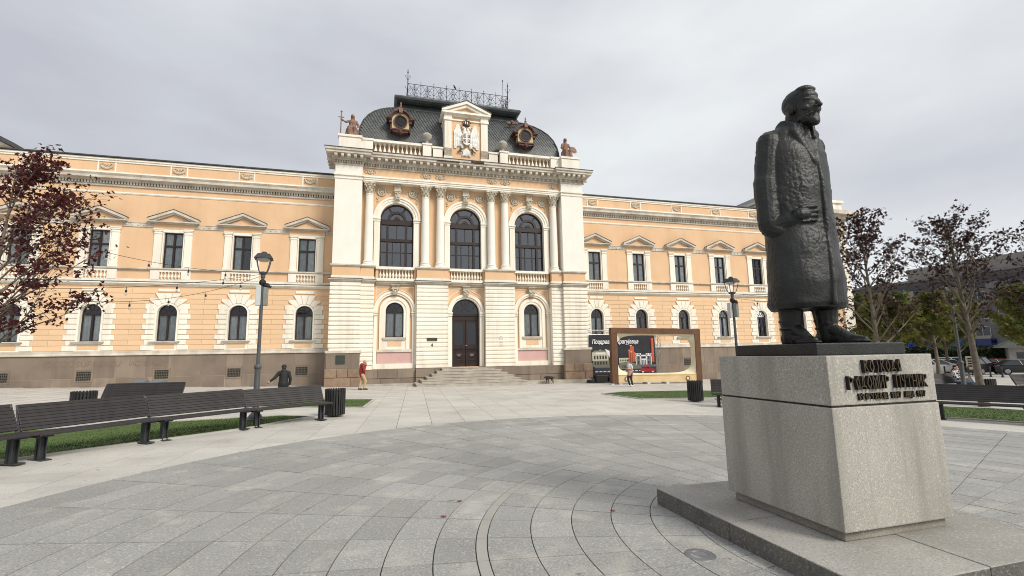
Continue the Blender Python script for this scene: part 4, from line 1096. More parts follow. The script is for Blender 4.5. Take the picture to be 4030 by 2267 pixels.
# ---- dark granite circle
PAVE_M = mat('pale_ring_granite', (.34,.33,.30), .75, (.30,.29,.265), 2, 5, .1, 100, coord='World')
circ = struct(part('paved_circle', MB().lathe([(RD,-.03),(RD,-.014),(.02,-.014)],96), JOINT, None, None, C0, RG.to_euler()))
circ.name = 'paved_circle'
rings = [1.15,1.56,1.97,2.37,2.77,3.17,3.57,3.97,4.07]+[4.07+.382+.4*k for k in range(0)]
rings += [4.42,4.81]+[5.21+.4*k for k in range(11)]
rings[-1] = RD
DA = 360/51
cand = []
for k, (r0, r1) in enumerate(zip(rings, rings[1:])):
    for j in range(51):
        a = radians(173.0-DA*j-DA/2); rm = (r0+r1)/2
        w = C0 + RG @ Vector((rm*cos(a), rm*sin(a), 0))
        fc = facing(w)
        cand.append((-(1/fc[1]) if fc and fc[0] else 9, k, j, a))
cand.sort()
RM = {}
def ring_tile(k):
    r0, r1 = rings[k], rings[k+1]; gp = .0046+.0005*max(0,r0-3.2); n = 4
    h = radians(DA/2); P = []
    for z in (0, -.02):
        for r, sgn in ((r0+gp,1),(r1-gp,1)):
            hh = h-gp/r
            for i in range(n+1):
                a = -hh+2*hh*i/n; P.append((r*cos(a), r*sin(a), z))
    m_ = n+1
    fs = [(i, m_+i, m_+i+1, i+1) for i in range(n)]
    for i in range(n): fs += [(m_+i,3*m_+i,3*m_+i+1,m_+i+1),(i+1,2*m_+i+1,2*m_+i,i)]
    fs += [(0,2*m_,3*m_,m_),(n,m_+n,3*m_+n,2*m_+n)]
    return MB().add(P, fs)
rest = MB(); lightring = []
for i, (v, k, j, a) in enumerate(cand):
    if k not in RM: RM[k] = ring_tile(k); RM[k].me = RM[k].mesh('paving_slab', PAVE_M if k == 7 else PAVE_D)
    dz = rnd.uniform(-.0015,.0015)
    if i < 300 and v < 9: ob('paving_slab', RM[k].me, circ, (0,0,dz), (rnd.uniform(-.0003,.0003),0,a))
    else:
        R3 = Matrix.Rotation(a,3,'Z'); rest.add([R3 @ Vector(p)+Vector((0,0,dz)) for p in RM[k].v], RM[k].f)
stuff(part('paving_slabs', rest, PAVE_D, circ))
struct(part('circle_centre_paving', MB().lathe([(1.15,-.02),(1.15,0),(.02,0)],48), PAVE_D, circ)) if False else part('centre_paving', MB().lathe([(1.15,-.02),(1.15,-.001),(.02,-.001)],48), PAVE_D, circ)
# ---- lawns
def arcp(a, r, c=C0): return (c.x+r*cos(radians(a)), c.y+r*sin(radians(a)))
LAWNS = {
 'left': [(-14.5,-25.6),(-12.4,-24.6)]+[arcp(a,r) for a,r in ((150,12.45),(145,12.3),(140,12.15),(135,12.1),(130,12.2),(125,12.7),(120.6,13.1))]+[(-8.3,-17.55),(-9.2,-17.75),(-10.7,-18.15),(-14.5,-19.6)],
 'left far': [(-5.79,-12.42),(-6.1,-15.65),(-11,-14.0),(-12,-10.5)],
 'right far': [(4.45,-12.4),(4.67,-15.54),(9.3,-15.9),(12.5,-13.6),(9.6,-11.75),(5.9,-11.5)][::-1],
 'right near': [arcp(a,11.62) for a in (-10,0,10,20,28,33)]+[arcp(33,15.3),arcp(28,15.6),arcp(15,15.4),arcp(0,15.2),arcp(-10,15)],
 'right middle': [arcp(a,13.3) for a in (38,45,52,57.5)]+[arcp(57.5,15.6),arcp(50,15.6),arcp(38,15.6)]}
def inside(p, poly):
    c = False; n = len(poly)
    for i in range(n):
        (x1,y1),(x2,y2) = poly[i],poly[i-1]
        if (y1 > p[1]) != (y2 > p[1]) and p[0] < (x2-x1)*(p[1]-y1)/(y2-y1)+x1: c = not c
    return c
def area2(poly): return sum(poly[i-1][0]*poly[i][1]-poly[i][0]*poly[i-1][1] for i in range(len(poly)))
# ---- light slabs
e1 = Vector((.9975,-.0705)); e2 = Vector((.0705,.9975)); TW, TL = .86, .57
lightgrid = struct(part('light_paving', MB().add([(-27,-33,g(-27,-33)-.018),(31,-33,g(31,-33)-.018),(31,1,g(31,1)-.018),(-12,1,g(-12,1)-.018),(-27,1,g(-27,1)-.018),(-12,-33,g(-12,-33)-.018)],[(0,5,3,4),(5,1,2,3)]), JOINT))
LT = MB().box(-TW/2+.005,TW/2-.005,-TL/2+.005,TL/2-.005,-.02,0)
LTm = LT.mesh('paving_slab', PAVE_L)
cand = []
for i in range(-34, 42):
    for j in range(-30, 40):
        p = e1*(i*TW+(TW/2 if j % 2 else 0)*0+ .2)+e2*(j*TL-16+(TL/2 if i % 2 else 0))
        if not (-26.5 < p.x < 30.5 and -32 < p.y < .8): continue
        if p.x < -20 and p.y < -20: continue
        if (p-C0.to_2d()).length < RD-.45: continue
        if p.y > -2.0 and abs(p.x) < 8.4: continue
        if p.y > -.1: continue
        if any(all(inside(p+e1*a_*TW/2+e2*b_*TL/2, L_) for a_ in (-1,1) for b_ in (-1,1)) for L_ in LAWNS.values()): continue
        w = Vector((p.x,p.y,g(p.x,p.y))); fc = facing(w)
        cand.append((fc[1] if fc and fc[0] else 999, w))
cand.sort(key=lambda c: c[0])
rest = MB(); RL = Matrix.Rotation(-.0705,3,'Z')
for i, (d, w) in enumerate(cand):
    w = w-Vector((0,0,.005-rnd.uniform(-.001,.001)))
    R3 = RG @ RL
    if i < 300: ob('paving_slab', LTm, lightgrid, w, R3.to_euler())
    else: rest.add([R3 @ Vector(p)+w for p in LT.v], LT.f)
stuff(part('paving_slabs', rest, PAVE_L, lightgrid))
# ---- lawns built
LLAB = {'left': ('kerbed lawn sliver behind the long row of benches on the left',),
 'left far': ('small lawn corner beyond the litter bin on the left',),'right far': ('pointed lawn in front of the giant television frame',),
 'right near': ('lawn strip behind the nearest bench on the right',),'right middle': ('lawn strip behind the bench hidden by the pedestal',)}
for nm, poly in LAWNS.items():
    if area2(poly) < 0: poly = poly[::-1]
    n = len(poly)
    cx = sum(p[0] for p in poly)/n; cy = sum(p[1] for p in poly)/n
    q = MB(); q.add([(x,y,g(x,y)+.012) for x,y in poly], [tuple(range(n))])
    lw = struct(part('lawn', q, GRASS))
    q = MB(); P = []
    for i in range(n):
        p0, p1, p2 = Vector(poly[i-1]), Vector(poly[i]), Vector(poly[(i+1) % n])
        t1 = (p1-p0).normalized(); t2 = (p2-p1).normalized(); n1 = Vector((t1.y,-t1.x)); n2 = Vector((t2.y,-t2.x))
        mt_ = (n1+n2); mt_ = mt_/max(.35,mt_.dot(n1)); o = p1+mt_*.09
        for qq, z in ((p1,-.02),(p1,.03),(o,.03),(o,-.02)): P.append((qq.x,qq.y,g(qq.x,qq.y)+z))
    q.add(P, [(4*i+k, 4*i+k+1, (4*i+k+5) % (4*n), (4*i+k+4) % (4*n)) for i in range(n) for k in range(3)])
    part('lawn_kerb', q, KERB, lw)
    # blades
    x0 = min(p[0] for p in poly); x1 = max(p[0] for p in poly); y0 = min(p[1] for p in poly); y1 = max(p[1] for p in poly)
    rr = random.Random(hash(nm) % 7 if False else len(nm)); q = MB(); cnt = 0
    tgt = {'left': 26000,'right near': 20000}.get(nm, 7000); tries = 0
    while cnt < tgt and tries < tgt*4:
        tries += 1
        x = rr.uniform(x0,x1); y = rr.uniform(y0,y1)
        if not inside((x,y),poly): continue
        a = rr.uniform(0,6.28); h = rr.uniform(.016,.036)*(.4+.9*noise.noise(Vector((x*.9,y*.9,0)))**2+.5); w = .008
        z = g(x,y)+.01; bx, by = rr.uniform(-.03,.03), rr.uniform(-.03,.03)
        o = len(q.v); q.v += [(x-w*cos(a),y-w*sin(a),z),(x+w*cos(a),y+w*sin(a),z),(x+bx,y+by,z+h)]; q.f.append((o,o+1,o+2)); q.m.append(0); cnt += 1
    stuff(part('grass_blades', q, GRASS, lw))

# ================================================================== MONUMENT
PX, PY = -1.465, -29.13
gz = g(PX, PY)
ZS = gz+.185     # top of the slab step
ped = thing('pedestal', 'pale granite pedestal with raised bronze lettering on a low stone step', 'pedestal', (PX,PY,gz))
x0,x1,y0,y1 = -2.56-PX,-.37-PX,-30.36-PY,-27.92-PY
jx, jy = -1.5-PX, -29.07-PY
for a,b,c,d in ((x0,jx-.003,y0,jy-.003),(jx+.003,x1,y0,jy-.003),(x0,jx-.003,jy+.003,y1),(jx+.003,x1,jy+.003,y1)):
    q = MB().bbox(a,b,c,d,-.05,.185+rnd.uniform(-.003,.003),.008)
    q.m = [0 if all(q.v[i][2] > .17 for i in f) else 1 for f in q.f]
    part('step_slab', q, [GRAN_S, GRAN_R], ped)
part('base_block', MB().bbox(-2.02-PX,-.92-PX,-29.73-PY,-28.53-PY,.186,.30,.006), GRAN_B, ped)
XB0,XB1,YB0,YB1 = -2.065-PX,-.875-PX,-29.775-PY,-28.485-PY
part('lower_block', MB().bbox(XB0,XB1,YB0,YB1,.265,1.215,.010), GRAN, ped)
part('dark_joint', MB().box(XB0+.012,XB1-.012,YB0+.012,YB1-.012,1.21,1.24), LET_S, ped)  # near-black insert in the joint between lower and upper block
part('upper_block', MB().bbox(XB0+.004,XB1-.004,YB0+.004,YB1-.004,1.23,1.632,.010), GRAN, ped)
ZT = 1.632
# stroke letters: polylines in a unit cell (w 1, h 1)
O_ = [[(.5,0),(.12,.42),(.35,.9),(.5,1),(.65,.9),(.88,.42),(.5,0)]]
GL = {'В': [[(.1,1),(.18,0)],[(.1,1),(.75,.95),(.3,.62)],[(.3,.62),(.9,.02),(.18,0)]], 'О': O_,
 'Ј': [[(.55,1),(.6,.7),(.75,.45),(.6,.12),(.45,-.05)]], 'Д': [[(.35,.98),(.3,.22)],[(.55,.98),(.62,.22)],[(.05,0),(.08,.2),(.9,.22),(.95,.02)]],
 'А': [[(.75,1),(.35,.65),(.6,0),(.9,.35),(.75,1),(.95,.0)]], 'Р': [[(.15,1),(.2,0)],[(.15,1),(.8,.85),(.75,.6),(.2,.5)]],
 'М': [[(.05,0),(.08,1)],[(.08,1),(.5,.6),(.92,1)],[(.92,1),(.95,0)],[(.38,0),(.5,.6),(.62,0)]], 'И': [[(.1,1),(.15,0)],[(.15,0),(.85,1)],[(.85,1),(.9,0)]],
 'П': [[(.1,0),(.1,1)],[(.1,1),(.85,1)],[(.85,1),(.88,0)]], 'У': [[(.1,1),(.25,.6),(.7,.45)],[(.75,1),(.65,.35),(.45,0)]],
 'Т': [[(.05,.75),(.1,.98),(.9,1),(.95,.78)],[(.5,1),(.52,0)]], 'Н': [[(.12,1),(.15,0)],[(.85,1),(.88,0)],[(.13,.5),(.86,.5)]], 'К': [[(.12,1),(.16,0)],[(.8,.95),(.75,.7),(.15,.5)],[(.15,.5),(.9,.0)]],
 'Г': [[(.15,0),(.15,1),(.85,.95)]], 'Е': [[(.8,1),(.2,.95),(.15,.05),(.85,0)],[(.17,.5),(.6,.5)]], 'Ц': [[(.1,1),(.1,.08),(.8,.08),(.8,1)],[(.8,.08),(.95,-.15)]],
 'С': [[(.85,.9),(.3,1),(.12,.5),(.3,0),(.85,.1)]], '1': [[(.2,.75),(.55,1),(.55,0)]], '8': [[(.5,.52),(.15,.75),(.5,1),(.85,.75),(.5,.52),(.1,.25),(.5,0),(.9,.25),(.5,.52)]],
 '4': [[(.7,0),(.7,1),(.1,.35),(.95,.35)]], '7': [[(.1,1),(.9,1),(.4,0)]], '9': [[(.85,.7),(.5,.45),(.15,.75),(.5,1),(.85,.75),(.75,.3),(.4,0)]]}
yf = YB0+.004
def word(wd, xa, xb, z0, h, dep, wt):
    n = len(wd); cw = (xb-xa)/n
    for i, ch in enumerate(wd):
        if ch == ' ': continue
        q = MB()
        for pl in GL[ch]:
            for (ax_,az),(bx_,bz) in zip(pl, pl[1:]):
                A = Vector((xa+cw*(i+.04+.88*ax_), z0+h*az)); B = Vector((xa+cw*(i+.04+.88*bx_), z0+h*bz))
                t = (B-A).normalized(); nn = Vector((-t.y,t.x))*wt; A -= t*wt*.6; B += t*wt*.6
                loop_ = [A-nn, B-nn, B+nn, A+nn]
                P = [(p.x, yf-dep-rnd.random()*.0008, p.y) for p in loop_]+[(p.x, yf+.004, p.y) for p in loop_]
                o = len(q.v); q.add(P[:4]+P[4:], [(0,1,2,3)], 0)
                q.add(P, [(1,0,4,5),(2,1,5,6),(3,2,6,7),(0,3,7,4)], 1)
        part('bronze_letter', q, [BRASS, LET_S], ped)
word('ВОЈВОДА', -.245, .175, 1.492, .095, .030, .0046)
word('РАДОМИР', -.43, .03, 1.356, .103, .030, .0046)
word('ПУТНИК', .09, .46, 1.356, .103, .030, .0046)
word('КРАГУЈЕВАЦ', -.315, .005, 1.272, .046, .018, .0038)
word('1847', .04, .15, 1.272, .046, .018, .0038)
word('НИЦА', .20, .30, 1.272, .046, .018, .0038)
word('1917', .335, .43, 1.272, .046, .018, .0038)

# ------------------------------------------------------------------ sculpting helper: fuse closed shapes into one skin
def fuse(mb, voxel, smooth_it=2, name='body'):
    me = bpy.data.meshes.new(name); me.from_pydata(mb.v, [], mb.f)
    bm = bmesh.new(); bm.from_mesh(me); bmesh.ops.recalc_face_normals(bm, faces=bm.faces[:]); bm.to_mesh(me); bm.free()
    o = bpy.data.objects.new(name, me); COL.objects.link(o)
    rm = o.modifiers.new('r', 'REMESH'); rm.mode = 'VOXEL'; rm.voxel_size = voxel
    if smooth_it:
        sm = o.modifiers.new('s', 'SMOOTH'); sm.factor = .5; sm.iterations = smooth_it
    bpy.context.view_layer.update()
    out = bpy.data.meshes.new_from_object(o.evaluated_get(bpy.context.evaluated_depsgraph_get()))
    bpy.data.objects.remove(o)
    out.name = name
    return out
def displace(me, fn):
    me.update()
    n = [v.normal.copy() for v in me.vertices]
    for v, nn in zip(me.vertices, n): v.co += nn*fn(v.co, nn)
    me.update()
def loft(secs, n=28):
    # closed stack of ellipses: (z, a, b, cx, cy[, exponent])
    q = MB(); P = []
    for s_ in secs:
        z,a,b,cx,cy = s_[:5]
        for i in range(n):
            t = 2*pi*i/n; c, s2 = cos(t), sin(t); e = s_[5] if len(s_) > 5 else 1
            P.append((cx+a*math.copysign(abs(c)**e,c), cy+b*math.copysign(abs(s2)**e,s2), z))
    fs = [tuple(range(n))[::-1], tuple(range((len(secs)-1)*n, len(secs)*n))]
    for j in range(len(secs)-1):
        for i in range(n): fs.append((j*n+i, j*n+(i+1) % n, (j+1)*n+(i+1) % n, (j+1)*n+i))
    return P, fs

# ------------------------------------------------------------------ bronze statue (faces -Y)
statue = thing('bronze_statue', 'dark bronze statue of a bearded man in a long overcoat standing on the granite pedestal', 'statue', (PX,PY,gz+ZT))
SB = .108
part('bronze_base', MB().bbox(-.515,.50,-.49,.485,.0,SB,.012), BRONZE, statue)
b = MB()
b.add(*loft([(.34,.345,.28,-.02,.01,.95),(.39,.37,.305,-.02,.01,.95),(.6,.368,.295,-.02,-.01,.95),(.9,.36,.278,-.02,.0,.97),(1.2,.355,.262,-.01,.015),(1.5,.355,.262,-.01,.02),(1.75,.358,.258,-.0,.02),(1.93,.352,.248,.0,.02),(2.05,.335,.215,0,.03),(2.13,.30,.185,0,.01),(2.19,.235,.16,0,-.01),(2.25,.15,.135,0,-.04)],40))
# right arm bent into the coat, left arm hanging
b.cap((-.275,.03,2.065),(-.335,.045,1.65),.125,.118,14); b.cap((-.345,.045,1.65),(-.362,.03,1.20),.118,.112,14); b.cap((-.352,.02,1.17),(-.26,-.09,1.20),.108,.095,14); b.cap((-.26,-.10,1.20),(-.17,-.19,1.235),.09,.066,14)
b.cap((.28,.03,2.065),(.36,.07,1.6),.12,.11,14); b.cap((.36,.07,1.6),(.37,.05,1.10),.11,.09,14)
b.cap((-.36,.02,1.16),(-.33,-.03,1.13),.10,.09,12)
# shoulder boards
for s in (-1,1): b.cap((s*.17,.0,2.19),(s*.30,.03,2.145),.04,.045,8)
# four fingers laid across the coat front
for k in range(4):
    z = 1.315-.046*k; b.cap((-.205,-.212,z-.004),(-.07-.012*abs(k-1),-.258,z+.006),.022,.019,8)
b.cap((-.22,-.185,1.245),(-.17,-.205,1.25),.07,.06,10)
# coat edge, flap line and lapels
edge = [(.035,-.232,1.80),(.04,-.246,1.6),(.035,-.252,1.35),(.02,-.258,1.1),(.0,-.278,.85),(-.03,-.302,.6),(-.05,-.312,.38)]
for p, r_ in zip(zip(edge,edge[1:]), (.022,.022,.023,.024,.026,.028)): b.cap(p[0],p[1],r_,r_+.002,8)
for s in (-1,1):
    for k in range(9):
        t = k/8; b.ell((s*(.125-.095*t)+.018*t+.0,-.150-.066*t+(.0 if s < 0 else .008),2.12-.31*t),(.058-.020*t,.040,.062),12,8,0,Matrix.Rotation(s*.30,3,'Y'))
# standing collar
for k in range(49):
    a = radians(-62+304*k/48); r_ = .158; zt = 2.265-.075*max(0,-sin(a))+.008*sin(k*.5); x, y = r_*cos(a), -.045+r_*.98*sin(a)
    b.cap((x*1.06,y*1.0,2.08),(x*1.02,y,zt),.026,.019,8)
# legs and boots
b.cap((-.155,.08,.42),(-.165,.085,.20),.118,.098,14); b.cap((-.165,.085,.20),(-.168,.09,.06),.094,.08,14)
b.cap((-.17,.13,.058),(-.165,-.05,.055),.066,.058,12); b.cap((-.165,-.05,.05),(-.175,-.17,.034),.056,.034,12); b.cap((-.167,.04,.15),(-.17,-.10,.055),.07,.045,12); b.ell((-.172,-.09,.02),(.07,.15,.026),12,8); b.ell((-.17,.10,.02),(.066,.10,.03),12,8)
b.cap((.145,-.03,.42),(.15,-.035,.20),.125,.102,14); b.cap((.15,-.035,.20),(.15,-.03,.06),.097,.085,14)
b.cap((.15,.02,.06),(.165,-.17,.058),.07,.06,12); b.cap((.165,-.17,.05),(.19,-.37,.032),.058,.030,12); b.cap((.152,-.07,.15),(.172,-.24,.055),.074,.046,12); b.ell((.178,-.24,.02),(.072,.20,.026),12,8); b.ell((.152,0,.02),(.068,.10,.03),12,8)
for x,y in ((-.167,.10),(.15,-.018)):
    for z, r_ in ((.155,.094),(.23,.10)): b.ell((x,y-.005,z),(r_+.006,r_+.006,.022),16,8)
# neck and head
H = Vector((.012,-.140,2.398))
b.cap((0,-.05,2.10),(.01,-.10,2.33),.10,.092,14)
HS = 1.12; HZ = 1.07
def hd(x,f,z): return (H.x+x*HS, H.y-f*HS, H.z+z*HZ-f*.06)
head0 = len(b.v)
class _HB:
    def ell(self,c,r,*a): b.ell(c,(r[0]*HS,r[1]*HS,r[2]*HZ),*a)
    def cap(self,p,q_,r0,r1,n=10): b.cap(p,q_,r0*HS,r1*HS,n)
hb = _HB()
hb.ell(hd(0,-.015,.055),(.115,.150,.145),20,14)
hb.ell(hd(0,.045,-.02),(.100,.110,.155),20,14)
hb.ell(hd(0,.045,-.12),(.088,.088,.07),16,10)
hb.ell(hd(0,-.06,-.07),(.10,.095,.12),16,10)
# forehead, hair mass with a quiff, hairline
hb.ell(hd(0,.082,.080),(.086,.062,.060),16,10)
hb.ell(hd(0,-.030,.072),(.124,.150,.130),18,12); hb.ell(hd(-.01,.045,.150),(.085,.085,.050),14,10); hb.cap(hd(-.06,.085,.150),hd(.03,.105,.150),.022,.024,10); hb.cap(hd(-.105,.0,.06),hd(-.085,.055,.125),.016,.018,8)
for s in (-1,1):
    hb.cap(hd(s*.018,.142,.026),hd(s*.082,.108,.036),.016,.014,8)       # brow
    hb.cap(hd(s*.045,.118,-.012),hd(s*.055,.114,-.012),.016,.016,8)     # eyelid
    hb.ell(hd(s*.065,.095,-.045),(.036,.036,.034),10,8)                 # cheekbone
    hb.cap(hd(s*.012,.148,-.084),hd(s*.070,.104,-.120),.020,.012,8)     # moustache
    hb.ell(hd(s*.024,.158,-.048),(.014,.016,.012),8,6)                  # nostril
    hb.ell(hd(s*.113,-.018,-.02),(.020,.036,.052),10,8); hb.ell(hd(s*.122,-.03,.0),(.014,.03,.036),10,8)
hb.cap(hd(0,.140,.022),hd(0,.186,-.046),.014,.019,10)
hb.ell(hd(0,.132,-.125),(.030,.024,.014),10,6)
hb.ell(hd(0,.104,-.158),(.062,.052,.050),14,10); hb.ell(hd(0,.118,-.182),(.046,.042,.038),12,8); hb.ell(hd(-.06,.06,-.13),(.035,.05,.045),10,8); hb.ell(hd(.06,.06,-.13),(.035,.05,.045),10,8)
st_me = fuse(b, .007, 1, 'figure')
def rough_cast(p, n):
    z = p.z
    if z > 2.3:
        return .0014*noise.noise(p*30)+.0008*noise.noise(p*70)
    k = 1.0 if z > .33 else .35
    a = noise.noise(Vector((p.x*4.5,p.y*4.5,p.z*4)))
    r1 = noise.noise(Vector((p.x*10+7,p.y*10,p.z*9)))
    r2 = noise.noise(Vector((p.x*22+3,p.y*22,p.z*20)))
    r3 = noise.noise(Vector((p.x*48,p.y*48,p.z*44)))
    w = max(.15, min(1, .45+1.3*noise.noise(Vector((p.x*3.1+5,p.y*3.1,p.z*2.3+2)))))
    fold = .007*sin(5*atan2(p.y-.03,p.x)+1.2+.8*sin(p.z*2))*max(0,min(1,(1.25-z)/.6))
    return k*(.010*a + .0055*r1 + fold + w*(.0080*max(-.25,abs(r2)*1.5-.35) + .0034*r3))
displace(st_me, rough_cast)
st_me.materials.append(BRONZE); st_me.shade_smooth()
fig = ob('figure', st_me, statue, (0,0,SB-.004))

# in-ground spotlight and fallen leaves
p = Vector((-3.0,-29.24)); gzp = g(p.x,p.y)
sp_ = thing('ground_spotlight', 'round steel spotlight set into the dark paving beside the pedestal step', 'spotlight', (p.x,p.y,gzp))
part('rim', MB().lathe([(.074,.002),(.076,.006),(.120,.007),(.126,.002),(.126,-.01)],32), mat('brushed_steel', (.26,.26,.265), .5, (.2,.2,.2), 8, 4, metal=.6), sp_, 60)
part('lens', MB().lathe([(.076,.001),(.005,.001)],24), mat('grey_lens', (.10,.095,.09), .15, (.34,.32,.31), 60, 3), sp_)
lf = [(0,0),(.3,.12),(.25,.3),(.5,.35),(.42,.55),(.75,.6),(1,1)]
LEAFM = MB().add([(0,-.5,0),(.12,-.15,.01),(.5,-.25,.03),(.32,.05,.01),(.45,.35,.035),(.12,.2,.005),(0,.6,.04),(-.12,.2,.005),(-.45,.35,.03),(-.32,.05,.01),(-.5,-.25,.035),(-.12,-.15,.01)],[(0,1,11),(1,2,3),(3,4,5),(5,6,7),(7,8,9),(9,10,11),(1,3,5,7,9,11)]).mesh('fallen_leaf', mat('fallen_red_leaf', (.20,.035,.03), .7, (.13,.025,.02), 6, 3))
for (x,y,lab,sc) in ((-4.91,-27.69,'red fallen leaf on dark slabs, nearer of the two by the ring joint',.075),(-4.66,-27.20,'red fallen leaf on dark slabs, farther of the two by the ring joint',.07),(-3.15,-28.0,'small dark red leaf lying near the corner of the pedestal step',.06)):
    o = tag(ob('fallen_leaf', LEAFM, None, (x,y,g(x,y)+.004), (0,0,rnd.uniform(0,6)), (sc,sc,sc)), lab, 'leaf', 'fallen leaves on the dark paving')
# ================================================================== STREET FURNITURE
def bench_meshes(L, key):
    """slats and frames for a bench of length L; local x along the seat, -y forward, back leans to +y"""
    h = L/2-.012; R_ = {}
    prof_seat = [(-.235+.094*k, .445-.004*abs(k-2)) for k in range(5)]
    prof_back = []
    for k in range(8):
        t = k/7; prof_back.append((.225+.17*t+.03*t*t, .505+.365*t, .42-.18*t))
    R_['seat'] = MB().bbox(-h,h,-.041,.041,-.02,.02,.008).mesh('seat_slat', SLAT)
    R_['back'] = MB().bbox(-h,h,-.016,.016,-.0268,.0268,.007).mesh('back_slat', SLAT)
    q = MB().tube([(0,-.27,.405),(0,.17,.405),(0,.225,.45),(0,.36,.70),(0,.425,.89)],.017,6)
    R_['end'] = q.mesh('end_frame', METAL, 50)
    q = MB(); q.box(-.05,.05,-.012,.012,.02,.41); q.box(-.05,-.035,-.06,.06,.02,.41); q.box(.035,.05,-.06,.06,.02,.41); q.box(-.06,.06,-.2,.14,.385,.41)
    q.bbox(-.075,.075,-.19,.19,0,.022,.006)
    R_['leg'] = q.mesh('leg', METAL)
    return R_, prof_seat, prof_back
BM = {}
def bench(label, x, y, rot, L=2.02, group='slatted benches round the paved circle', z=None, only=None):
    if L not in BM: BM[L] = bench_meshes(L, L)
    R_, ps, pb = BM[L]
    t = thing('bench', label, 'bench', (x,y,g(x,y) if z is None else z), rot, group)
    for yy, zz in ps: ob('seat_slat', R_['seat'], t, (0,yy,zz))
    for yy, zz, an in pb: ob('back_slat', R_['back'], t, (0,yy,zz), (-an,0,0))
    for s in (-1,1):
        ob('end_frame', R_['end'], t, (s*(L/2-.02),0,0)); ob('leg', R_['leg'], t, (s*(L/2-.2),0,0))
    return t
def ring_bench(label, a0, a1, r):
    am = radians((a0+a1)/2); L = round(2*r*sin(radians(abs(a1-a0)/2)),2); rm = r*cos(radians(abs(a1-a0)/2))
    x, y = C0.x+rm*cos(am), C0.y+rm*sin(am)
    return bench(label, x, y, am-pi/2, L)
ring_bench('dark slatted bench at the building end of the left row, beside the litter bin', 120.1,129.7,12.25)
ring_bench('dark slatted bench second from the litter bin in the long left row', 129.7,139.3,12.1)
ring_bench('dark slatted bench third from the litter bin in the long left row', 139.3,148.9,12.0)
ring_bench('dark slatted bench cut off by the left edge of the photo', 148.9,158.5,11.95)
ring_bench('dark slatted bench on the right, its left end touching the pedestal edge', 22.6,32.6,11.25)
ring_bench('dark slatted bench at the right edge, next after the one by the pedestal', 12.6,22.6,11.25)
ring_bench('dark slatted bench peeping out left of the pedestal beside the litter bin', 50.3,60.0,12.1)
bench('dark slatted bench standing alone behind the long left row, turned away', -12.69,-15.52, radians(-8), 2.3, 'slatted benches beyond the paved circle')
bench('dark slatted bench with a reclining man in a checked shirt', 18.73,-17.8, radians(-9), 2.2, 'slatted benches beyond the paved circle')
bench('dark slatted bench at the right edge with a person in pale blue', 21.5,-19.25, radians(-9), 2.2, 'slatted benches beyond the paved circle')
def make_bin(label, x, y):
    t = thing('litter_bin', label, 'litter bin', (x,y,g(x,y)), rnd.uniform(0,1), 'round slatted litter bins')
    for k in range(24):
        a = 2*pi*k/24; ob('bin_slat', BINS, t, (.27*cos(a),.27*sin(a),0), a)
    ob('bin_liner', BINL, t)
    return t
BINS = MB().bbox(-.012,.012,-.024,.024,.05,.78,.004).mesh('bin_slat', BINM)
BINL = MB().lathe([(.2,.03),(.2,.72),(.19,.72),(.19,.1)],20).lathe([(.262,.16),(.262,.20)],24).lathe([(.262,.64),(.262,.68)],24).mesh('bin_liner', BLACK)
make_bin('black slatted litter bin at the end of the left bench row', -6.78,-18.0)
make_bin('black slatted litter bin standing in front of the television frame', 5.95,-17.1)
make_bin('black slatted litter bin behind the left benches near the edge', -13.2,-17.25)
make_bin('black slatted litter bin behind the lamp post on the right', 17.4,-19.6)

def lamp(label, x, y, rot, boxes=True):
    t = thing('street_lamp', label, 'street lamp', (x,y,g(x,y)), rot, 'lantern street lamps round the plaza')
    part('pole', MB().lathe([(.2,0),(.2,.05),(.17,.07),(.16,.14),(.12,.18),(.078,.24),(.072,1.36),(.09,1.38),(.095,1.42),(.085,1.46),(.048,1.5),(.042,3.86),(.06,3.88),(.06,3.94)],18), LAMPM, t, 40)
    q = MB().lathe([(.05,3.94),(.1,4.0),(.11,4.03),(.03,4.05)],12)
    for s in range(4):
        a = pi/4+s*pi/2; c, d = cos(a), sin(a)
        q.tube([(c*.08,d*.08,3.97),(c*.15,d*.15,4.06),(c*.20,d*.20,4.2),(c*.25,d*.25,4.40)],[.013]*4,5)
    part('lantern_cage', q, LAMPM, t)
    q = MB(); a = .235; b_ = .15
    q.add([(-a,-a,4.40),(a,-a,4.40),(a,a,4.40),(-a,a,4.40),(-b_,-b_,4.54),(b_,-b_,4.54),(b_,b_,4.54),(-b_,b_,4.54)],[(3,2,1,0),(0,1,5,4),(1,2,6,5),(2,3,7,6),(3,0,4,7),(4,5,6,7)])
    q.lathe([(.09,4.54),(.08,4.58),(.05,4.61),(.01,4.62)],10)
    part('lantern_hood', q, METAL, t)
    part('lamp_glass', MB().lathe([(.10,4.33),(.17,4.37),(.19,4.40)],12), BULB, t)
    if boxes:
        part('junction_housing', MB().ell((0,-.02,3.73),(.09,.09,.10),10,8).cap((.05,-.02,3.66),(.2,-.06,3.62),.045,.035,8).ell((.12,0,3.68),(.06,.06,.05),8,6), BLACK, t)
        part('speaker_box', MB().bbox(-.145,-.02,-.17,-.06,3.08,3.64,.012), BOXW, t)
        part('speaker_box', MB().bbox(.03,.15,-.06,.1,3.1,3.6,.012), mat('grey_speaker', (.24,.25,.23), .5, (.16,.17,.15), 3, 3), t)
    return t
lamp('grey lantern street lamp with speaker boxes rising behind the left benches', -8.75,-18.45, .15)
lamp('grey lantern street lamp with speaker boxes left of the statue', 6.95,-18.3, -1.2)
lamp('plain grey lamp post beside the pale tree trunk on the right', 15.9,-19.75, .4, False)
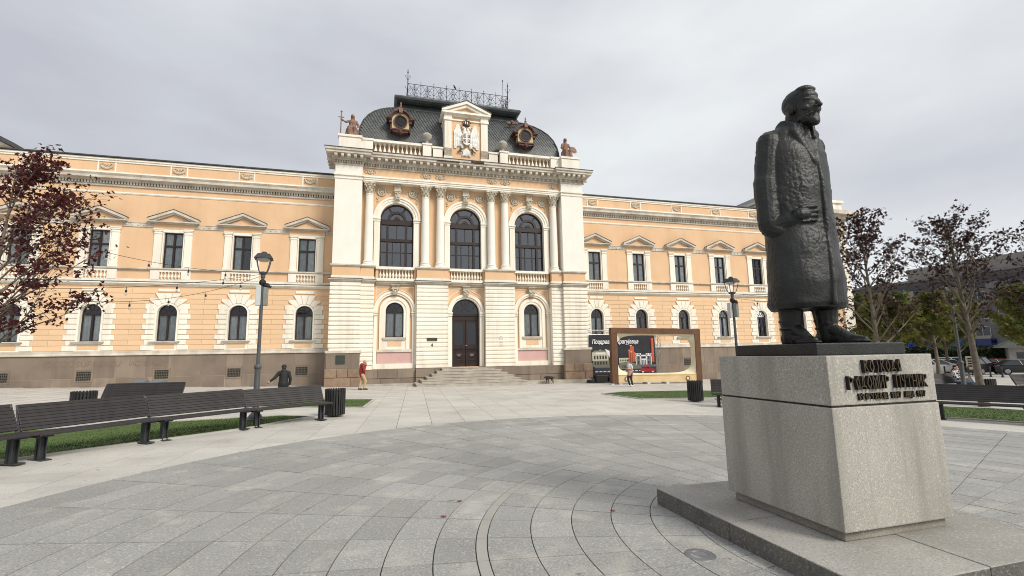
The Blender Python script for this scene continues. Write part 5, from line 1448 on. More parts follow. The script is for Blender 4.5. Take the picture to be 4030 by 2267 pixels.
# festoon lights
def festoon(label, A, B, sag, nb, first=.12):
    A, B = Vector(A), Vector(B)
    def pt(t): return A.lerp(B,t)-Vector((0,0,sag*4*t*(1-t)))
    t_ = thing('festoon_lights', label, 'string lights', A, None, 'festoon light strings')
    part('cable', MB().tube([pt(i/20)-A for i in range(21)],.0055,5), WIRE, t_)
    for k in range(nb):
        p = pt(first+(1-first)*(k+.3)/nb)-A
        hb = ob('bulb_holder', FH, t_, p); ob('bulb', FB, hb)
FH = MB().tube([(0,0,0),(0,0,-.07)],.006,4).lathe([(.022,-.13),(.024,-.075),(.012,-.07)],8).mesh('bulb_holder', WIRE)
FB = MB().ell((0,0,-.165),(.026,.026,.042),8,6).mesh('bulb', BULB)
LT_ = Vector((-8.75,-18.45,0))
festoon('upper bulb string rising from the left lamp to the maple crown', (-8.82,-18.55,3.97), (-13.2,-20.1,4.55), .22, 5)
festoon('middle bulb string from the left lamp to the maple trunk', (-8.82,-18.55,3.93), (-13.1,-20.0,3.25), .12, 4)
festoon('lowest bulb string from the left lamp to the maple trunk', (-8.82,-18.5,3.88), (-12.9,-19.3,3.1), .3, 5, .05)
festoon('upper bulb string running right from the lamp beside the statue', (7.0,-18.3,3.72), (14.1,-21.3,3.9), .35, 5)
festoon('lower bulb string running right from the lamp beside the statue', (7.0,-18.3,3.55), (9.9,-21.2,3.2), .15, 4)
for k,(x,y) in enumerate(((-14.33,-11.29),(-13.67,-11.47))):
    t = thing('ground_floodlight', ('left' if k == 0 else 'right')+' one of two grey wedge floodlights behind the lone bench', 'floodlight', (x,y,g(x,y)), -.35, 'wedge floodlights')
    part('stand', MB().box(-.05,.05,-.05,.05,0,.66).box(-.16,.16,-.16,.16,0,.03), METAL, t)
    part('housing', MB().prism([(-.2,.64),(.2,.64),(.2,.72),(.02,.86),(-.2,.76)],'x',-.24,.24), mat('flood_grey', (.16,.17,.18), .5, None, 4, 3) if k == 0 else bpy.data.materials['flood_grey'], t)

# ================================================================== TELEVISION FRAME AND BANNER
tv = thing('television_frame', 'giant brown wooden television-shaped photo frame standing before the right wing', 'photo frame', (8.72,-5.0,-.355), (0,.016,0))
Z = .355; TWD = 6.66
part('side_post', MB().box(0,.42,-.1,.2,.06,2.88+Z), TVWOOD, tv); part('side_post', MB().box(TWD-.42,TWD,-.1,.2,.0,2.88+Z), TVWOOD, tv)
part('top_beam', MB().box(0,TWD,-.11,.21,2.882+Z,3.25+Z), TVWOOD, tv)
part('control_panel', MB().box(.422,TWD-.422,-.06,.2,.12,.2+Z), PLY, tv)
part('panel_ledge', MB().box(.422,TWD-.422,-.09,.24,.202+Z,.24+Z), PLY, tv)
q = MB(); n = 64; P = []
sx0,sx1,sz0,sz1 = .422,TWD-.422,.242+Z,2.88+Z; mx_,mz = (sx0+sx1)/2,(sz0+sz1)/2
for i in range(n):
    a = 2*pi*i/n; c, s_ = cos(a), sin(a)
    k = 1/max(abs(c),abs(s_))
    P.append((mx_+(sx1-sx0)/2*c*k, -.05, mz+(sz1-sz0)/2*s_*k))
for i in range(n):
    a = 2*pi*i/n; c, s_ = cos(a), sin(a); e = .45
    P.append((mx_+2.80*math.copysign(abs(c)**e,c), .30, mz+1.235*math.copysign(abs(s_)**e,s_)))
q.add(P,[(i,(i+1)%n,n+(i+1)%n,n+i) for i in range(n)])
part('screen_bezel', q, TVCREAM, tv, 180)
for sx in (1.02,5.54):
    k_ = part('dial', MB().arch(sx,-.02+Z,.10,.155,-.1,-.055,0,2*pi,24), mat('dial_bronze', (.16,.12,.06), .5) if sx < 2 else bpy.data.materials['dial_bronze'], tv)
    part('dial_face', MB().arch(sx,-.02+Z,.0,.098,-.085,-.058,0,2*pi,20), TVCREAM, k_)
for sx in (-.05,.5,2.5,3.9,6.3): part('timber_foot', MB().box(sx-.1,sx+.1,-.25,.35,-.12,.058 if sx < 1 else .119), BOXW, tv)
# banner
bn = thing('printed_banner', 'black printed greeting banner hung on a truss behind the television frame', 'banner', (8.54,-2.2,-.38))
def bq(x,y): return ((x-80)*.0043, 2.9-(y-320)*.00388+.38)
part('fabric', MB().box(0,5.2,0,.02,.55,3.28), mat('banner_black', (.028,.029,.036), .8, (.02,.021,.026), 2, 5, .15, 6), bn)
def pmat(n,c): return mat('print_'+n, c, .8, tuple(k*.93 for k in c), 3, 3)
PO,PC,PG,PR,PD,PW,PRD,POL = [pmat(n,c) for n,c in (('orange',(.50,.115,.05)),('cream',(.50,.47,.35)),('grey',(.17,.175,.185)),('road',(.05,.055,.065)),('dark',(.03,.03,.033)),('white',(.72,.72,.71)),('red',(.42,.03,.035)),('olive',(.20,.20,.155)))]
lay_n = [0]
def flat(name, m_, *polys):
    q = MB(); lay_n[0] += 1; y = -.002-.0022*lay_n[0]
    for p in polys:
        pts = [bq(*k) for k in p]
        a = sum(pts[i-1][0]*pts[i][1]-pts[i][0]*pts[i-1][1] for i in range(len(pts)))
        if a < 0: pts = pts[::-1]
        q.add([(x_,y,z_) for x_,z_ in pts],[tuple(range(len(pts)))])
    o = part(name, q, m_, bn)
    if len(polys) > 1: stuff(o)
    return o
def R4(x0,y0,x1,y1): return [(x0,y0),(x1,y0),(x1,y1),(x0,y1)]
flat('printed_road', PR, R4(165,905,1290,1008))
flat('printed_road_edge', PG, R4(160,870,1290,908))
flat('printed_lane_dashes', PW, *[R4(170+72*k,968,170+72*k+48,984) for k in range(13)])
flat('printed_house', PC, R4(125,630,412,780)); flat('printed_house_base', POL, R4(135,780,425,890))
flat('printed_house_roof', POL, [(115,632),(180,600),(235,600),(268,575),(305,600),(360,600),(420,632)])
flat('printed_house_sign', PW, R4(188,634,350,658))
flat('printed_house_windows', PD, *[R4(152+50*k,690,180+50*k,755) for k in range(5)], *[R4(160+50*k,795,185+50*k,850) for k in range(5)])
flat('printed_paper', PW, [(355,570),(440,610),(470,740),(425,720)])
flat('printed_villa', PC, R4(435,740,480,870), R4(600,740,790,830), R4(640,860,760,930))
flat('printed_bridge', POL, [(600,830),(720,812),(830,820),(940,860),(1010,920),(1010,940),(600,940)])
flat('printed_villa_windows', PD, *[R4(620+30*k,770,635+30*k,800) for k in range(6)], *[R4(655+26*k,875,668+26*k,920) for k in range(4)])
flat('printed_towers', PO, R4(780,600,815,815), R4(808,515,850,815), R4(845,530,880,815), R4(878,635,905,815))
flat('printed_tower_caps', PW, R4(808,510,848,518), R4(780,596,812,604), R4(812,628,850,638))
flat('printed_chimney', PO, R4(1210,382,1255,830)); flat('printed_chimney_shade', PRD, R4(1205,385,1222,830))
flat('printed_station', PG, R4(905,690,1205,870)); flat('printed_station_white', PW, R4(905,662,1010,712), R4(1100,662,1205,712), R4(985,690,1120,715), R4(990,715,1010,870), R4(1095,715,1118,870), R4(1005,760,1100,785), R4(905,690,918,870), R4(1192,690,1205,870), R4(1036,785,1046,870), R4(1066,785,1076,870))
flat('printed_station_windows', PD, *[R4(945+190*a,720+85*b_,968+190*a,762+85*b_) for a in (0,1) for b_ in (0,1)], R4(1010,722,1095,755), R4(920,668,940,688), R4(955,668,985,688), R4(1115,668,1135,688), R4(1160,668,1190,688))
flat('printed_car', PRD, [(985,975),(1000,945),(1035,930),(1060,902),(1150,900),(1190,935),(1245,950),(1262,975),(1255,1002),(985,1002)])
flat('printed_car_windows', PD, [(1045,935),(1066,912),(1086,912),(1086,940)], [(1098,912),(1145,912),(1168,940),(1098,940)])
flat('printed_car_wheels', PW, *[[(cx+20*cos(a_*pi/6),1000+14*sin(a_*pi/6)) for a_ in range(12)] for cx in (1028,1212)])
me = text_mesh('Поздрав из Крагујевца', .40, .002, .28, .010, PW, 'LEFT')
w_ = max(v.co.x for v in me.vertices); o = ob('printed_greeting', me, bn, (.17,-.055,bq(0,478)[1]), (pi/2,0,0), (3.66/w_,1,1))
# truss
def truss(axis, a, b_, u0, v0, s):
    q = MB(); r_ = .018
    def P(t,i,j): return {'x': (t,u0+i*s,v0+j*s), 'z': (u0+i*s,v0+j*s,t)}[axis]
    for i in (0,1):
        for j in (0,1): q.tube([P(a,i,j),P(b_,i,j)],r_,5)
    n = max(1,int(abs(b_-a)/s)); d = (b_-a)/n
    for k in range(n):
        f = k % 2
        for (i0,j0),(i1,j1) in (((0,0),(1,0)),((0,1),(1,1)),((0,0),(0,1)),((1,0),(1,1))):
            A,B = ((i0,j0),(i1,j1)) if f else ((i1,j1),(i0,j0)); q.tube([P(a+k*d,*A),P(a+(k+1)*d,*B)],.010,4)
    return q
tr = thing('banner_truss', 'silver lattice truss gantry carrying the black greeting banner', 'truss', (8.54,-2.2,-.38))
part('top_truss', truss('x',-.05,5.75,.05,3.32,.3), ALU, tr)
part('tower_truss', truss('z',0,3.62,5.32,.05,.36), ALU, tr)
part('tower_truss', truss('z',0,3.3,-.02,.4,.3), ALU, tr)
eq = thing('stage_equipment', 'black cases and cabling heaped under the left end of the banner', 'equipment', (8.75,-2.75,g(8.75,-2.75)))
for (x,y,w,d,h) in ((.35,.1,.9,.5,.5),(1.1,-.05,.6,.45,.38),(-.35,.15,.5,.4,.22)): part('case', MB().bbox(x-w/2,x+w/2,y-d/2,y+d/2,.01,h,.03), BLACK, eq)
q = MB()
for k in range(3): q.tube([(.1+.3*k+.14*cos(a/3),-.25+.12*sin(a/3),.03+.012*(a%5)) for a in range(40)],.015,5)
part('coiled_cable', q, WIRE, eq)

# ================================================================== PEOPLE AND ANIMALS
def fig(mb_caps, voxel, mats, parent_name, label, cat, loc, rot, scl=1, group=None, name='person'):
    """mb_caps: list of (kind, args, mat index); fused to one skin, coloured by the nearest shape"""
    b = MB(); prim = []
    for kind, a_, mi in mb_caps:
        if kind == 'c':
            b.cap(*a_, 12); prim.append((Vector(a_[0]),Vector(a_[1]),a_[2],a_[3],mi))
        else:
            b.ell(a_[0],a_[1],14,10); r_ = sum(a_[1])/3; prim.append((Vector(a_[0]),a_[1],None,None,mi))
    me = fuse(b, voxel, 2, name)
    for m_ in mats: me.materials.append(m_)
    for p in me.polygons:
        c = p.center; best = 9e9; bi = 0
        for A,B,r0,r1,mi in prim:
            if r0 is None:
                k = sqrt(((c.x-A.x)/B[0])**2+((c.y-A.y)/B[1])**2+((c.z-A.z)/B[2])**2); dd = (k-1)*min(B)
            else:
                ab = B-A; t = max(0,min(1,(c-A).dot(ab)/max(1e-9,ab.length_squared))); dd = (c-A-ab*t).length-(r0+(r1-r0)*t)
            if dd < best: best = dd; bi = mi
        p.material_index = bi
    me.shade_smooth()
    o = ob(name, me, None, loc, rot, (scl,)*3)
    return tag(o, label, cat, group)
def hand(S, w, e, f, mi=0):
    """palm and five curled fingers beyond wrist w, pointing away from elbow e; f = palm facing direction"""
    w, e, f = Vector(w), Vector(e), Vector(f).normalized(); d = (w-e).normalized(); sd = d.cross(f).normalized()
    S.append(('c',(w, w+d*.075,.030,.036),mi))
    for k,(o_,l_) in enumerate(((-.030,.060),(-.010,.070),(.010,.066),(.030,.050))):
        a = w+d*.085+sd*o_; m1 = a+d*l_*.6+f*.012; S.append(('c',(a,m1,.0125,.012),mi)); S.append(('c',(m1,m1+d*l_*.35+f*.025,.012,.0105),mi))
    S.append(('c',(w+d*.03-sd*.03,w+d*.075-sd*.058+f*.02,.014,.012),mi))
def head(S, c, fwd, skin, hair, style='short'):
    c = Vector(c); f = Vector(fwd).normalized(); x = Vector((f.y,-f.x,0)).normalized()
    S += [('e',(c+Vector((0,0,.02))-f*.01,(.078,.086,.10)),skin),('e',(c+f*.035-Vector((0,0,.05)),(.058,.058,.07)),skin),
          ('c',(c+f*.085,c+f*.105-Vector((0,0,.03)),.012,.016),skin),
          ('c',(c+f*.078+x*.028+Vector((0,0,.022)),c+f*.078+x*.034+Vector((0,0,.022)),.011,.011),hair),('c',(c+f*.078-x*.028+Vector((0,0,.022)),c+f*.078-x*.034+Vector((0,0,.022)),.011,.011),hair),
          ('c',(c+f*.082+x*.018-Vector((0,0,.058)),c+f*.082-x*.018-Vector((0,0,.058)),.009,.009),skin)]
    for s in (-1,1): S.append(('e',(c+x*s*.08-Vector((0,0,.01)),(.016,.022,.032)),skin))
    if style != 'bald':
        S += [('e',(c-f*.022+Vector((0,0,.045)),(.086,.09,.085)),hair),('e',(c-f*.05-Vector((0,0,.02)),(.072,.055,.08)),hair)]
    else: S += [('e',(c-f*.062-Vector((0,0,.03)),(.07,.035,.045)),hair)]
    if style == 'bun': S.append(('e',(c-f*.09+Vector((0,0,.09)),(.045,.045,.045)),hair))
SKIN = mat('skin', (.50,.30,.22), .6, None, 8, 3); HAIR_D = mat('dark_hair', (.02,.014,.011), .6); HAIR_G = mat('grey_hair', (.38,.36,.33), .7); HAIR_B = mat('brown_hair', (.085,.05,.03), .6)
CL_RED = mat('red_puffer', (.26,.026,.016), .6, (.20,.018,.012), 14, 4, .6, 26); CL_TAN = mat('beige_trousers', (.50,.36,.20), .9, (.44,.31,.17), 6, 4, .3, 30)
CL_BLK = mat('black_jacket', (.016,.017,.019), .7, (.024,.025,.028), 8, 4, .3, 30); CL_WHT = mat('white_shirt', (.72,.71,.70), .9, None, 6, 4, .2, 30); CL_STR = mat('red_striped_shirt', (.40,.13,.12), .9, (.55,.36,.34), 38, 2)
CL_JEAN = mat('dark_jeans', (.022,.036,.075), .85, (.03,.05,.10), 8, 4); SHOE_D = mat('dark_shoe', (.025,.014,.01), .6); SHOE_W = mat('white_shoe', (.66,.65,.63), .7); CL_BLU = mat('pale_blue_shirt', (.42,.50,.60), .9)
def plaid():
    m_ = mat('checked_shirt', (.6,.6,.6), .9); N, L = m_.node_tree.nodes, m_.node_tree.links
    tc_ = N.new('ShaderNodeTexCoord'); ck = N.new('ShaderNodeTexChecker'); ck.inputs['Scale'].default_value = 13
    ck.inputs[1].default_value = (.62,.6,.6,1); ck.inputs[2].default_value = (.03,.025,.05,1)
    L.new(tc_.outputs['Object'], ck.inputs[0]); L.new(ck.outputs[0], N['Principled BSDF'].inputs['Base Color']); return m_
CL_CHK = plaid()
# bald man in red, walking right (+X) with a phone at his ear; figure faces -Y before turning
S = []
head(S,(0,-.10,1.60),(0,-1,-.15),0,1,'bald')
S += [('c',((0,-.02,1.42),(0,-.06,1.54),.058,.055),0),
 ('c',((0,.02,1.36),(0,.03,1.10),.165,.175),2),('c',((0,.03,1.10),(0,.02,.86),.175,.165),2),('c',((-.14,.02,1.40),(.14,.02,1.40),.075,.075),2),('e',((0,.06,1.46),(.13,.10,.075)),2),
 ('c',((-.19,.02,1.38),(-.25,-.04,1.10),.075,.066),2),('c',((-.25,-.04,1.10),(-.12,-.15,1.42),.064,.05),2),
 ('c',((.19,.02,1.38),(.24,.06,1.10),.075,.066),2),('c',((.24,.06,1.10),(.20,-.05,.90),.062,.05),2),
 ('c',((-.09,.02,.86),(-.09,-.16,.50),.105,.078),3),('c',((-.09,-.16,.50),(-.09,-.10,.12),.076,.056),3),
 ('c',((.09,.02,.86),(.09,.08,.48),.105,.078),3),('c',((.09,.08,.48),(.09,.16,.12),.076,.056),3),
 ('c',((-.09,-.07,.06),(-.09,-.26,.04),.05,.04),4),('c',((.09,.19,.06),(.09,.01,.04),.05,.04),4)]
hand(S,(-.115,-.155,1.44),(-.16,-.10,1.3),(.6,.5,0)); hand(S,(.195,-.06,.885),(.24,.06,1.10),(-1,0,0))
fig(S,.011,[SKIN,HAIR_G,CL_RED,CL_TAN,SHOE_D],'', 'balding man in red padded jacket and beige trousers with a phone at his ear','person',(-6.42,-5.65,g(-6.42,-5.65)),pi/2+.15,.93)
# dark-clad person seen from behind, arm out to the left
S = []
head(S,(0,-.03,1.50),(0,-1,0),0,1,'short'); S += [('e',((0,.0,1.53),(.105,.105,.10)),1),('e',((0,.05,1.46),(.085,.06,.075)),1)]
S += [('c',((0,0,1.34),(0,-.02,1.44),.06,.058),0),('c',((0,.0,1.26),(0,.0,1.02),.17,.18),2),('c',((0,0,1.02),(0,0,.84),.18,.19),2),('c',((-.15,0,1.28),(.15,0,1.28),.085,.085),2),('e',((0,.07,1.33),(.12,.09,.10)),2),
 ('c',((.19,0,1.27),(.33,.02,1.08),.075,.066),2),('c',((.33,.02,1.08),(.50,.02,.94),.064,.048),2),('c',((-.20,0,1.27),(-.27,0,1.0),.075,.066),2),('c',((-.27,0,1.0),(-.26,-.04,.78),.062,.048),2),
 ('c',((0,.01,.84),(0,.01,.76),.19,.19),3),('c',((-.1,0,.8),(-.1,-.08,.45),.12,.09),3),('c',((-.1,-.08,.45),(-.1,-.02,.1),.085,.06),3),('c',((.1,0,.8),(.1,.06,.45),.12,.09),3),('c',((.1,.06,.45),(.1,.14,.1),.085,.06),3),
 ('c',((-.1,0,.05),(-.1,-.18,.04),.048,.04),4),('c',((.1,.16,.05),(.1,-.02,.04),.048,.04),4)]
hand(S,(.51,.02,.93),(.33,.02,1.08),(0,-1,0)); hand(S,(-.26,-.045,.77),(-.27,0,1.0),(1,0,0))
fig(S,.011,[SKIN,HAIR_D,CL_BLK,CL_BLK,SHOE_D],'','dark-haired person in a black hooded jacket seen from behind above the bench','person',(-9.09,-12.75,g(-9.09,-12.75)),pi+.25,.885)
# woman looking down at her phone, striped shirt tied at the waist
S = []
head(S,(0,-.12,1.52),(0,-.8,-.6),0,1,'bun')
S += [('c',((0,-.03,1.36),(0,-.07,1.46),.048,.046),0),('c',((0,0,1.30),(0,.01,1.06),.125,.12),2),('c',((-.11,0,1.33),(.11,0,1.33),.06,.06),2),('c',((0,.01,1.04),(0,.02,.80),.14,.17),3),('c',((0,-.06,1.0),(.03,-.08,.72),.09,.07),3),
 ('c',((-.15,0,1.32),(-.18,.03,1.14),.055,.05),2),('c',((-.18,.03,1.14),(-.19,.02,1.06),.045,.042),0),('c',((-.19,.02,1.06),(-.06,-.20,1.10),.042,.034),0),
 ('c',((.15,0,1.32),(.18,.03,1.14),.055,.05),2),('c',((.18,.03,1.14),(.19,.02,1.06),.045,.042),0),('c',((.19,.02,1.06),(.06,-.20,1.10),.042,.034),0),
 ('c',((-.08,.02,.82),(-.08,-.10,.46),.10,.07),4),('c',((-.08,-.10,.46),(-.08,.02,.10),.07,.052),4),('c',((.08,.02,.82),(.08,.0,.46),.10,.07),4),('c',((.08,.0,.46),(.08,.10,.12),.07,.052),4),
 ('c',((-.08,.04,.05),(-.08,-.15,.04),.045,.038),5),('c',((.08,.12,.06),(.08,-.06,.04),.045,.038),5)]
hand(S,(-.05,-.21,1.105),(-.19,.02,1.06),(.3,-.2,1)); hand(S,(.05,-.21,1.105),(.19,.02,1.06),(-.3,-.2,1))
wm = fig(S,.010,[SKIN,HAIR_B,CL_WHT,CL_STR,CL_BLK,SHOE_W],'','woman in white top and black trousers looking down by the television frame','person',(8.62,-7.5,g(8.62,-7.5)),-pi/2+.35,.94)
tag(part('phone', MB().bbox(-.035,.035,-.005,.005,-.07,.07,.004), BLACK, None, None, (8.62-.21,-7.5-.10,g(8.62,-7.5)+1.08), (radians(50),0,-pi/2+.35)), 'dark phone held in front of the woman by the television frame','phone')
# reclining man in a checked shirt, arms folded
def sitter(mats, label, x, y, rot, spread=1.0):
    S = []
    head(S,(0,.12,1.20),(0,-1,-.1),0,1,'short')
    S += [('c',((0,.15,1.06),(0,.13,1.14),.058,.055),0),('c',((0,.14,.98),(0,.03,.58),.155,.165),2),('c',((-.15,.13,1.0),(.15,.13,1.0),.07,.07),2),
     ('c',((-.19,.12,.98),(-.24,-.02,.74),.062,.056),2),('c',((-.24,-.02,.74),(.02,-.14,.78),.052,.042),2),('c',((.19,.12,.98),(.24,-.02,.74),.062,.056),2),('c',((.24,-.02,.74),(-.04,-.16,.82),.052,.042),2),
     ('c',((-.09,.0,.55),(-.10,-.45,.50),.10,.075),3),('c',((-.10,-.45,.50),(-.08,-.82,.20),.072,.052),3),('c',((.09,.0,.55),(.10,-.45,.52),.10,.075),3),('c',((.10,-.45,.52),(.06,-.84,.24),.072,.052),3),
     ('c',((-.08,-.84,.12),(-.08,-.92,.26),.045,.038),4),('c',((.06,-.86,.16),(.06,-.94,.30),.045,.038),4)]
    hand(S,(.04,-.15,.785),(-.24,-.02,.74),(0,1,0)); hand(S,(-.06,-.17,.825),(.24,-.02,.74),(0,1,0))
    return fig(S,.011,mats,'',label,'person',(x,y,g(x,y)-.03),rot,1.0)
sitter([SKIN,HAIR_D,CL_CHK,CL_JEAN,SHOE_D],'man in a checked shirt and jeans reclining on the far bench with folded arms',18.83,-17.87,radians(-9)+.25)
sitter([SKIN,HAIR_B,CL_BLU,CL_JEAN,SHOE_D],'person in a pale blue shirt on the bench at the right edge',21.45,-19.4,radians(-9))
# dog walking left, nose low
S = [('c',((.20,0,.40),(-.14,0,.42),.088,.105),0),('c',((-.14,0,.40),(-.20,0,.36),.10,.085),0),('c',((.22,0,.40),(.20,0,.36),.08,.075),0),('c',((-.18,0,.46),(-.32,0,.44),.07,.055),0),('e',((-.36,0,.43),(.07,.055,.058)),0),('c',((-.40,0,.415),(-.48,0,.385),.036,.024),1),('c',((-.34,.04,.47),(-.32,.06,.42),.022,.012),0),('c',((-.34,-.04,.47),(-.32,-.06,.42),.022,.012),0),
 ('c',((.26,0,.45),(.40,0,.40),.024,.016),0),('c',((.40,0,.40),(.46,0,.46),.018,.012),0)]
for s,dx in ((-1,.05),(1,-.05)):
    S += [('c',((-.18,s*.055,.36),(-.16+dx,s*.06,.22),.05,.034),0),('c',((-.16+dx,s*.06,.22),(-.17+dx*1.8,s*.06,.03),.03,.022),1),('c',((-.17+dx*1.8,s*.06,.025),(-.21+dx*1.8,s*.06,.02),.024,.018),1),
      ('c',((.20,s*.055,.38),(.16-dx,s*.06,.26),.07,.042),0),('c',((.16-dx,s*.06,.26),(.25-dx*1.5,s*.06,.15),.036,.026),1),('c',((.25-dx*1.5,s*.06,.15),(.23-dx*1.8,s*.06,.03),.024,.02),1),('c',((.23-dx*1.8,s*.06,.025),(.19-dx*1.8,s*.06,.02),.024,.018),1)]
fig(S,.011,[mat('black_fur',(.018,.015,.013),.8,(.03,.024,.018),20,3,.3,60),mat('tan_fur',(.22,.11,.05),.8,(.15,.075,.035),20,3)],'','black and tan dog walking left along the foot of the building','dog',(5.3,-2.85,g(5.3,-2.85)),.1,.98,None,'dog')
# crow on the cresting
S = [('e',((0,0,.16),(.10,.055,.06)),0),('e',((-.09,0,.22),(.045,.04,.04)),0),('c',((-.12,0,.22),(-.18,0,.21),.016,.006),0),('c',((.08,0,.14),(.22,0,.08),.035,.018),0),('c',((0,.02,.12),(0,.02,.0),.008,.008),0),('c',((0,-.02,.12),(0,-.02,.0),.008,.008),0)]
fig(S,.012,[BLACK],'','black crow perched on the iron roof cresting','bird',(-.35,1.35,ZC+1.06),.9,1.25,None,'crow')
# terracotta seated figures on the attic pedestals
def seated(label, x, prop):
    t = thing('parapet_statue', label, 'statue', (x,-1.45,16.0), None, 'seated terracotta figures on the attic')
    b = MB()
    b.add(*loft([(.0,.46,.44,0,-.04,.8),(.15,.44,.42,0,-.04,.8),(.45,.40,.36,0,-.06,.85),(.62,.38,.33,0,-.04,.85),(.72,.28,.22,0,.06),(.95,.22,.17,0,.10),(1.2,.26,.17,0,.10),(1.32,.20,.14,0,.10),(1.4,.09,.09,0,.09)],24))
    for s in (-1,1):
        b.cap((s*.16,-.15,.62),(s*.18,-.42,.60),.15,.12,10); b.cap((s*.18,-.42,.58),(s*.17,-.40,.08),.12,.09,10)
        for k in range(4): b.cap((s*(.08+.09*k),-.40+.05*k,.5),(s*(.10+.1*k),-.42+.06*k,.05),.05,.06,6)
    b.cap((0,.09,1.36),(0,.07,1.5),.075,.07,10); b.ell((0,.05,1.60),(.115,.13,.155),14,10); b.ell((0,.10,1.62),(.135,.12,.16),14,10); b.cap((0,-.08,1.60),(0,-.09,1.55),.02,.025,6); b.ell((0,.14,1.45),(.14,.09,.14),10,8)
    if prop == 'sword':
        b.cap((-.24,.08,1.26),(-.42,-.05,1.12),.085,.075,10); b.cap((-.42,-.05,1.12),(-.66,-.12,1.22),.07,.055,10); b.ell((-.70,-.12,1.24),(.06,.06,.07),8,6)
    else:
        b.cap((-.24,.08,1.26),(-.36,.0,.95),.085,.075,10); b.cap((-.36,0,.95),(-.25,-.25,.74),.07,.055,10)
    b.cap((.24,.08,1.26),(.38,.02,.95),.085,.075,10); b.cap((.38,.02,.95),(.36,-.25,.75),.07,.055,10)
    me = fuse(b,.022,2,'seated_body'); displace(me, lambda p,n: .02*noise.noise(Vector((p.x*9,p.y*9,p.z*3)))+.008*noise.noise(p*22))
    me.materials.append(TERRA); me.shade_smooth(); ob('seated_body', me, t)
    if prop == 'sword':
        part('cross_hilted_sword', MB().tube([(-.72,-.16,.02),(-.70,-.15,1.75)],.035,8).tube([(-.88,-.15,1.38),(-.52,-.15,1.38)],.035,8).ell((-.70,-.15,1.78),(.07,.05,.06),8,6), TERRA, t)
    else:
        part('tablet_shield', MB().lathe([(.0,-.03),(.27,-.02),(.30,.02),(.27,.05),(.02,.06)],18), TERRA, t, 40, (.52,-.2,.75), (radians(75),0,.3))
seated('seated terracotta figure holding a cross-hilted sword on the left attic pedestal', -7.62, 'sword')
seated('seated terracotta figure with a round tablet on the right attic pedestal', 7.62, 'tablet')
# ================================================================== TREES
def leaf_pts(c, size, r, flat=.5):
    """one folded leaf as two triangles"""
    n = Vector((r.gauss(0,1),r.gauss(0,1),r.gauss(0,1)+.9)).normalized()
    a = Vector((r.gauss(0,1),r.gauss(0,1),-.35+r.gauss(0,.5))); a = (a-n*a.dot(n)).normalized(); b = n.cross(a)
    s = size*r.uniform(.7,1.2)
    return [c, c+a*s*.45+b*s*.30+n*s*.10, c+a*s*1.15, c+a*s*.45-b*s*.30+n*s*.10, c+a*s*.62+b*s*.72+n*s*.02, c+a*s*.62-b*s*.72+n*s*.02, c+b*s*.5+a*s*.05, c-b*s*.5+a*s*.05]
LFACES = [(0,1,2,3),(0,4,1),(0,3,5),(0,6,4),(0,5,7)]
def tree(label, x, y, H, tr, h0, spread, leafm, bark, seed, n_limb, leafn, size, lean=(0,0), group=None, up=.9, name='maple_tree', clus=7, bias=None, z=None, crown_top=1.0):
    r = random.Random(seed)
    t = thing(name, label, 'tree', (x,y,g(min(x,75),y) if z is None else z), None, group)
    q = MB(); L = MB()
    lead = []
    for i in range(9):
        f = i/8; lead.append(Vector((lean[0]*f*H+.06*H*.15*sin(f*5+seed)*f, lean[1]*f*H+.06*H*.15*cos(f*4+seed)*f, H*f*.93)))
    q.tube(lead, [tr*(1.25 if i == 0 else 1)*(1-.88*(i/8)**.9) for i in range(9)], 9)
    def lp(f):
        k = min(7,int(f*8)); return lead[k].lerp(lead[k+1], f*8-k)
    tips = []
    for k in range(n_limb):
        f = h0/H+(1-h0/H)*(k+.5)/n_limb*.93
        a = k*2.399+r.uniform(-.4,.4)
        if bias is not None and r.random() < .35: a = bias+r.uniform(-.9,.9)
        fr = (f-h0/H)/(1-h0/H)
        ln = spread*(1.05-.78*fr**1.3)*r.uniform(.75,1.15)*(.75+.25*min(1,fr*4))
        p0 = lp(f); inc = up*r.uniform(.75,1.2)+fr*.5
        d = Vector((cos(a),sin(a),inc)).normalized()
        pts = [p0]; dd = d.copy()
        for i in range(6):
            dd = (dd+Vector((r.gauss(0,.10),r.gauss(0,.10),r.gauss(0,.06)+.03))).normalized(); pts.append(pts[-1]+dd*ln/6)
        r0 = tr*(.34-.2*fr)
        q.tube(pts, [r0*(1-.85*i/6) for i in range(7)], 6)
        for i in range(2,7):
            for s in range(2 if i < 6 else 3):
                e = (dd+Vector((r.gauss(0,.75),r.gauss(0,.75),r.gauss(0,.4)+.15))).normalized(); tl = ln*r.uniform(.14,.34)
                b0 = pts[i]; b1 = b0+e*tl*.5+Vector((0,0,.02)); b2 = b0+e*tl
                q.tube([b0,b1,b2],[max(.004,r0*.22),max(.003,r0*.15),.002],4)
                tips.append((b1,.6)); tips.append((b2,1.0))
    for _ in range(leafn):
        p, w = tips[int(r.random()*len(tips))]
        c = p+Vector((r.gauss(0,.085),r.gauss(0,.085),r.gauss(0,.06)))*(spread/2.0)*.9
        o = len(L.v); L.v += [tuple(v) for v in leaf_pts(c, size, r)]
        for f_ in LFACES: L.f.append(tuple(k+o for k in f_)); L.m.append(0)
    part('trunk', q, bark, t, 60)
    stuff(part('crown', L, leafm, t))
    return t
MG = 'dark-leaved maples round the paved circle'
tree('young maple with dark red leaves at the left edge, strings of bulbs tied to it', -13.75,-20.0, 6.35, .08, 1.75, 2.45, LEAF_R, BARK, 3, 34, 3700, .078, (.012,.0), MG, .72, bias=-.15)
